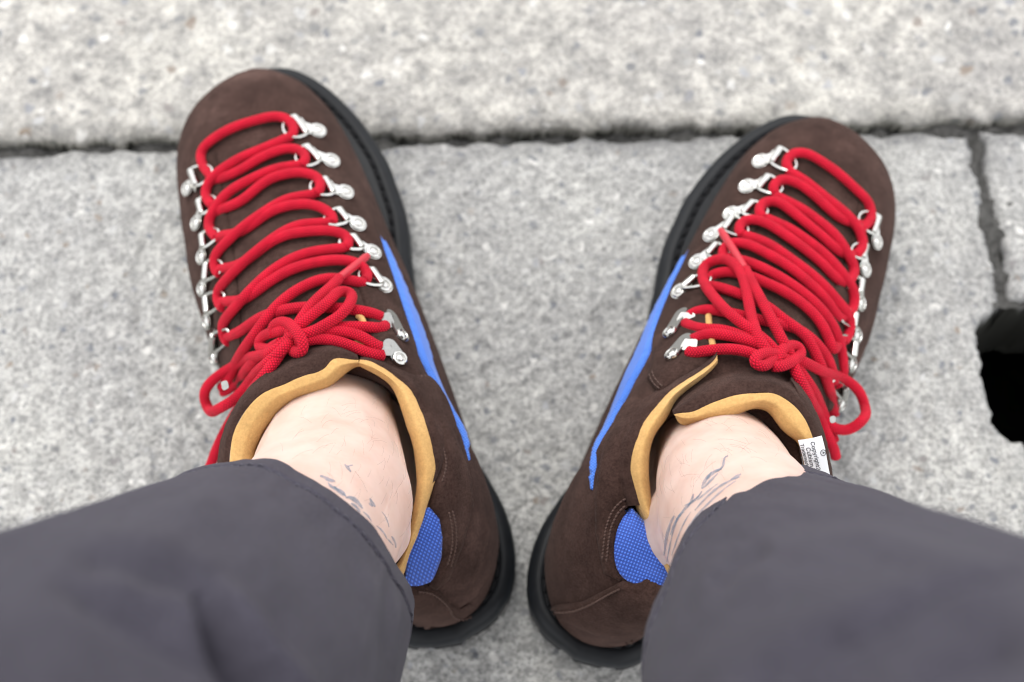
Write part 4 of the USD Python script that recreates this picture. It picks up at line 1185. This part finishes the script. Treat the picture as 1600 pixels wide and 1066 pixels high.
def ink(lines):
    parts = []
    for pts, w in lines:
        q = spline(np.array(pts, float), step=1.5)
        t = np.gradient(q, axis=0); t /= np.linalg.norm(t, axis=1, keepdims=True) + 1e-9
        nn = np.stack([-t[:, 1], t[:, 0]], 1)
        s = np.linspace(0, 1, len(q))
        ww = w * 0.8 * (0.25 + 0.75 * np.sin(np.pi * np.clip(s, 0.04, 0.96)) ** 0.6) * (0.75 + 0.5 * meshkit.noise(np.stack([s * 14, 0 * s, 0 * s + pts[0][0]], 1)))
        rows = []
        for k in (-1, 0, 1):
            P, N, ok = on_skin(q + nn * (k * ww / 2)[:, None])
            rows.append(np.where(ok[:, None], P + N * 0.00012, np.nan))
        R = np.stack(rows, 1)
        good = ~np.isnan(R).any((1, 2))
        if good.sum() > 3:
            V, F = grid_mesh(R[good])
            parts.append((V, F if np.cross(V[F[0, 1]] - V[F[0, 0]], V[F[0, 2]] - V[F[0, 0]])[2] > 0 else F[:, ::-1]))
    PER.part('tattoo', join(parts), TATTOO, smooth=True, under=bpath, kind='stuff')


ink([([(500, 744), (508, 747), (516, 751), (524, 752)], 7), ([(538, 726), (543, 731), (548, 738)], 6), ([(543, 729), (551, 727)], 3), ([(512, 754), (522, 763), (531, 767), (540, 776)], 6), ([(522, 760), (532, 771), (540, 775)], 5),
     ([(540, 778), (550, 779), (560, 787), (566, 795)], 8), ([(548, 787), (556, 792), (562, 801)], 6), ([(578, 779), (581, 786), (586, 792)], 6), ([(582, 792), (576, 786)], 4),
     ([(567, 800), (574, 806), (580, 816)], 3.5), ([(596, 800), (604, 812), (607, 824)], 2.5), ([(611, 838), (616, 846), (618, 856)], 4), ([(605, 842), (614, 852)], 2.5), ([(588, 822), (597, 830), (604, 842)], 3)])
ink([([(1138, 713), (1132, 717), (1130, 727), (1125, 734), (1118, 738)], 5), ([(1128, 733), (1116, 738), (1106, 746), (1099, 757), (1097, 764)], 7), ([(1122, 740), (1114, 748), (1104, 758), (1097, 764)], 5), ([(1112, 738), (1104, 750)], 4),
     ([(1097, 768), (1088, 780), (1080, 786), (1070, 790)], 4), ([(1084, 772), (1080, 784), (1074, 794)], 5), ([(1092, 776), (1070, 796), (1056, 816), (1048, 836)], 4.5), ([(1054, 806), (1046, 824), (1041, 846), (1038, 868)], 6), ([(1060, 812), (1052, 832), (1046, 858), (1042, 878)], 3),
     ([(1156, 746), (1138, 753), (1120, 764), (1102, 780), (1086, 798)], 5), ([(1150, 752), (1130, 766), (1108, 786), (1088, 808), (1072, 832), (1060, 858)], 4), ([(1122, 756), (1104, 770), (1090, 782)], 4), ([(1158, 741), (1150, 746), (1142, 750)], 6),
     ([(1080, 800), (1068, 820), (1058, 844), (1050, 868)], 3), ([(1070, 800), (1062, 806), (1056, 818)], 4)])


# fine leg hair
def hairs(region, n, seed, comb):
    rg = np.random.default_rng(seed)
    pg = Polygon(region)
    x0, y0, x1, y1 = pg.bounds
    q = rg.uniform([x0, y0], [x1, y1], (n * 3, 2))
    q = q[contains_xy(pg, q[:, 0], q[:, 1])][:n]
    P, N, ok = on_skin(q)
    pts, cnt = [], []
    for p, nn in zip(P[ok], N[ok]):
        L = rg.uniform(0.004, 0.010)
        d = np.array(comb) + rg.normal(0, 0.33, 3); d -= nn * (d @ nn); d /= np.linalg.norm(d) + 1e-9
        c = np.cross(nn, d) * rg.normal(0, 0.14)
        for s in np.linspace(0, 1, 5):
            pts.append(p + d * L * s + nn * (0.0009 * math.sin(s * 2.4) + 0.0001) + c * L * s * s)
        cnt.append(5)
    cv = UsdGeom.BasisCurves.Define(stage, numbered(bpath, 'leg_hair'))
    cv.CreateTypeAttr('linear')
    cv.CreatePointsAttr(Vt.Vec3fArray.FromNumpy(np.array(pts, np.float32)))
    cv.CreateCurveVertexCountsAttr(Vt.IntArray.FromNumpy(np.array(cnt, np.int32)))
    cv.CreateWidthsAttr(Vt.FloatArray([0.000038]))
    cv.SetWidthsInterpolation('constant')
    UsdShade.MaterialBindingAPI.Apply(cv.GetPrim()).Bind(HAIR)
    cv.GetPrim().SetCustomDataByKey('kind', 'stuff')


hairs([(430, 700), (500, 610), (590, 610), (640, 690), (645, 800), (630, 870), (560, 790), (480, 740)], 75, 3, (0.25, 0.8, -0.5))
hairs([(1025, 700), (1060, 660), (1180, 650), (1240, 715), (1150, 740), (1080, 800), (1045, 880), (1030, 800)], 75, 5, (-0.25, 0.8, -0.5))


# trousers: each leg a hollow cloth tube whose hem is cut where the photograph shows it
def plain_leg(side, ns=60, nf=72):
    A, D = limb_axis(side)
    D = D / np.linalg.norm(D)
    e1 = np.cross(D, [1, 0, 0]); e1 /= np.linalg.norm(e1)      # towards -y/back
    e2 = np.cross(D, e1)
    return A, D, e1, e2


RAD = lambda s: np.interp(s, [-0.08, 0.0, 0.1, 0.2, 0.36, 0.45], [0.0515, 0.052, 0.061, 0.071, 0.0845, 0.09])


HEMS = []


def trouser_leg(side, hem_px, back_s, creases, seed):
    A, D, e1, e2 = plain_leg(side)
    # find hem in (angle, distance along the leg) by meeting a plain cone
    ph = np.linspace(0, 2 * np.pi, 181)
    ss = np.linspace(-0.1, 0.36, 93)
    PH, SS = np.meshgrid(ph, ss)
    C0 = A + SS[..., None] * D + RAD(SS)[..., None] * (0.94 if side < 0 else 0.895) * (np.cos(PH)[..., None] * e1 + np.sin(PH)[..., None] * e2)
    cone = trimesh.Trimesh(*grid_mesh(C0), process=False)
    d = rays(hem_px)
    loc, ri, ti = cone.ray.intersects_location(np.tile(CAM, (len(d), 1)), d, multiple_hits=False)
    q = np.zeros((len(d), 3)); q[ri] = loc - A
    for i in set(range(len(d))) - set(ri.tolist()):            # just past the edge: the nearest point of the outline
        c = np.cross(D, d[i]); c /= np.linalg.norm(c)
        s_ = np.linalg.solve(np.array([[1.0, -D @ d[i]], [D @ d[i], -1.0]]), np.array([(CAM - A) @ D, (CAM - A) @ d[i]]))
        w = (CAM + d[i] * s_[1]) - (A + D * s_[0])
        q[i] = D * s_[0] + w / np.linalg.norm(w) * 0.05
    s = q @ D
    a = np.arctan2(q @ e2, q @ e1) % (2 * np.pi)
    o = np.argsort(a)
    a, s = a[o], s[o]
    # back of the hem hangs at back_s
    front = np.angle(np.exp(1j * a).mean()) % (2 * np.pi)
    aa = ((a - front + np.pi) % (2 * np.pi)) - np.pi
    o = np.argsort(aa)
    aa, s = aa[o], s[o]
    # drop the points that only graze the edge, and run the hem on evenly round the sides
    mid_ = int(np.argmin(np.abs(aa)))
    keep = [mid_]
    for rng_ in (range(mid_ + 1, len(aa)), range(mid_ - 1, -1, -1)):
        last = mid_
        for k in rng_:
            if abs(s[k] - s[last]) < 0.12 * abs(aa[k] - aa[last]) + 0.002 and abs(aa[k] - aa[last]) > 0.02:
                keep.append(k); last = k
    keep = np.array(sorted(keep))
    aa, s = aa[keep], s[keep]
    if len(s) > 4:
        s[1:-1] = 0.25 * s[:-2] + 0.5 * s[1:-1] + 0.25 * s[2:]
    e0, e1_ = (s[1] - s[0]) / (aa[1] - aa[0]), (s[-1] - s[-2]) / (aa[-1] - aa[-2])
    aa = np.concatenate([[aa[0] - 0.9, aa[0] - 0.45], aa, [aa[-1] + 0.45, aa[-1] + 0.9]])
    s = np.concatenate([[s[0] - np.clip(e0, -.05, .05) * 0.5, s[0] - np.clip(e0, -.05, .05) * 0.4], s, [s[-1] + np.clip(e1_, -.05, .05) * 0.4, s[-1] + np.clip(e1_, -.05, .05) * 0.5]])
    xs = np.concatenate([[aa[-1] - 2 * np.pi], [-np.pi - 0.0] if aa[0] > -np.pi + .3 else [], aa, [np.pi] if aa[-1] < np.pi - .3 else [], [aa[0] + 2 * np.pi]])
    vs = np.concatenate([[s[-1]], [back_s] if aa[0] > -np.pi + .3 else [], s, [back_s] if aa[-1] < np.pi - .3 else [], [s[0]]])
    hem = PchipInterpolator(xs, vs)
    nf = 560
    pf = np.linspace(-np.pi, np.pi, nf, endpoint=False)
    hs = hem(pf)
    t = np.concatenate([np.linspace(0, 0.7, 240), np.linspace(0.7, 1, 60)[1:]])
    K, Hp = A + D * 0.36, HIP[side]
    S = hs[None] + (0.33 - hs[None]) * t[:, None]
    F = pf[None] + front + 0 * S
    drop = np.exp(-np.maximum(S - hs[None], 0) / 0.05)
    R = RAD(S) * (0.94 if side < 0 else 0.895)
    dirn = np.cos(F)[..., None] * e1 + np.sin(F)[..., None] * e2
    P = A + S[..., None] * D + R[..., None] * dirn
    # soft folds and creases of the cloth
    uvw = np.stack([np.cos(F) * 1.3, np.sin(F) * 1.3, S * 7 + 0.8 * np.sin(F)], -1)
    fold = (meshkit.fbm(uvw * 1.6 + seed, 3, seed) - 0.5) * 0.0055 * np.clip((S - hs[None]) / 0.05, 0.15, 1)
    fold += (meshkit.fbm(uvw * np.array([5.0, 5.0, 2.0]) + seed, 2, seed + 3) - 0.5) * 0.0018
    px = project(P.reshape(-1, 3))
    view = CAM - P
    facing = ((view * dirn).sum(-1) > 0).ravel()
    pts = shapely.points(px)
    for line, depth, w, asym in creases:
        cliff = depth < 0
        depth = abs(depth)
        l = LineString(line)
        dd = shapely.distance(pts, l)
        c = np.array(line, float)
        tang = c[-1] - c[0]
        tt = shapely.line_locate_point(l, pts) / l.length
        along = np.clip(np.minimum(tt / 0.22, (1 - tt) / 0.12), 0, 1)
        depth = depth * along ** 1.2
        sgn = np.sign((px[:, 0] - c[0][0]) * tang[1] - (px[:, 1] - c[0][1]) * tang[0])
        sd = dd * sgn
        if cliff:                                              # one side of the cloth laps over the other
            fold += np.where(facing, depth * np.tanh(sd / 5.0) * np.exp(-dd / w) * (1 if asym > 0 else -1), 0).reshape(S.shape)
            continue
        g = -depth * np.exp(-(dd / w) ** 2) + asym * depth * np.exp(-((dd - 1.9 * w) / (1.1 * w)) ** 2) * (sgn > 0)
        fold += np.where(facing, g, 0).reshape(S.shape)
    # turned hem: a doubled band with a stitched step
    hd = S - hs[None]
    fold += np.where(hd < 0.017, 0.0005, 0.0) - 0.0006 * np.exp(-((hd - 0.0175) / 0.0012) ** 2)
    fold += 0.0004 * np.sin(F * 9 + seed) * np.exp(-hd / 0.012)
    P = P + fold[..., None] * dirn
    row = np.abs(hd - 0.0172).argmin(0)
    for k in range(0, nf - 4, 6):
        q = np.array([P[row[k + j], k + j] + dirn[row[k + j], k + j] * (0.0002 if j in (0, 3) else 0.0005) for j in range(4)])
        HEMS.append(tube(q, 0.00022, 5)[:2])
    # inner face, rounded hem, knee and thigh
    inner = [P[k] - dirn[k] * 0.0022 + D * 0.0004 for k in (60, 36, 14, 0)]
    lip = [P[0] - dirn[0] * 0.0011 - D * 0.0010]
    rows = inner + lip + [P[k] for k in range(len(P))]
    u = np.linspace(0, 1, 26)[1:]
    P0 = A + D * 0.33
    t0 = D * 0.16
    t1 = (Hp - K) * 0.8
    for k in u:
        c = (2 * k ** 3 - 3 * k ** 2 + 1) * P0 + (k ** 3 - 2 * k ** 2 + k) * t0 + (-2 * k ** 3 + 3 * k ** 2) * Hp + (k ** 3 - k ** 2) * t1
        tg = (6 * k ** 2 - 6 * k) * P0 + (3 * k ** 2 - 4 * k + 1) * t0 + (-6 * k ** 2 + 6 * k) * Hp + (3 * k ** 2 - 2 * k) * t1
        tg /= np.linalg.norm(tg)
        f1 = np.cross(tg, [1, 0, 0]); f1 /= np.linalg.norm(f1)
        f2 = np.cross(tg, f1)
        g = np.cos(F[-1])[:, None] * f1 + np.sin(F[-1])[:, None] * f2
        w = min(1, k * 5)
        rows.append(c + (R[-1] + (0.098 - R[-1]) * k + fold[-1] * (1 - w))[:, None] * g)
    V, Fc = grid_mesh(np.stack(rows), closed_u=True)
    tm = trimesh.Trimesh(V, Fc, process=False)
    if (np.cross(V[Fc[:, 1]] - V[Fc[:, 0]], V[Fc[:, 2]] - V[Fc[:, 0]]) * (V[Fc[:, 0]] - (A + D * 0.2))).sum() < 0:
        Fc = Fc[:, ::-1]
    return V, Fc


hemL = [(345, 737), (372, 726), (410, 720), (446, 728), (480, 744), (515, 766), (545, 790), (573, 818), (600, 851), (622, 882), (636, 908)]
hemR = [(1352, 771), (1320, 752), (1290, 740), (1262, 731), (1228, 727), (1200, 731), (1174, 740), (1155, 752), (1135, 767), (1117, 782), (1100, 798), (1086, 815), (1073, 833), (1063, 850), (1054, 868), (1046, 888)]
# upper body leaning over the knees, behind the viewpoint
jk = m3.Manifold.batch_hull([sph([-0.09, -0.52, 0.42], .12), sph([0.09, -0.52, 0.42], .12), sph([-0.10, -0.45, 0.62], .105), sph([0.10, -0.45, 0.62], .105)])
jk = jk + m3.Manifold.batch_hull([sph([-0.10, -0.45, 0.62], .105), sph([0.10, -0.45, 0.62], .105), sph([-0.15, -0.33, 0.82], .075), sph([0.15, -0.33, 0.82], .075), sph([0, -0.33, 0.88], .07)])
jk = jk.refine_to_length(0.015)
jm = jk.to_mesh()
JT = trimesh.Trimesh(np.array(jm.vert_properties[:, :3], float), np.array(jm.tri_verts), process=True)
trimesh.smoothing.filter_taubin(JT, iterations=20)
JT.vertices = JT.vertices + JT.vertex_normals * ((meshkit.fbm(JT.vertices * 12, 3, 9) - 0.5) * 0.02)[:, None]
PER.part('jacket', JT, TROUSER, smooth=True)
legL = trouser_leg(-1, hemL, -0.035, [([(312, 912), (335, 950), (375, 1000), (420, 1055), (470, 1125)], 0.034, 15, 0.08), ([(100, 866), (190, 880), (290, 905), (340, 930)], 0.0035, 20, 0.3),
                                      ([(70, 900), (170, 930), (260, 965), (340, 1020), (400, 1090)], 0.0045, 24, 0.3)], 3)
legR = trouser_leg(1, hemR, -0.035, [([(1640, 872), (1500, 915), (1400, 945), (1310, 990), (1250, 1040), (1200, 1100)], 0.0070, 18, 0.3), ([(1330, 975), (1260, 1000), (1200, 1040), (1150, 1090)], 0.003, 20, 0.3),
                                     ([(1600, 1000), (1500, 1030), (1420, 1080)], 0.003, 24, 0.3), ([(1210, 850), (1150, 880), (1110, 920)], 0.0018, 18, 0.3)], 8)
pv = trimesh.creation.icosphere(4, 1.0)
hipc = (HIP[-1] + HIP[1]) / 2 + [0, -0.03, 0.02]
PER.part('trousers', join([legL, legR, (pv.vertices * [0.235, 0.135, 0.135] + hipc, pv.faces)]), TROUSER, smooth=True, kind=None)
PER.part('hem_stitching', join(HEMS), HEMT, smooth=True, under=PER.path + '/trousers', kind='stuff')
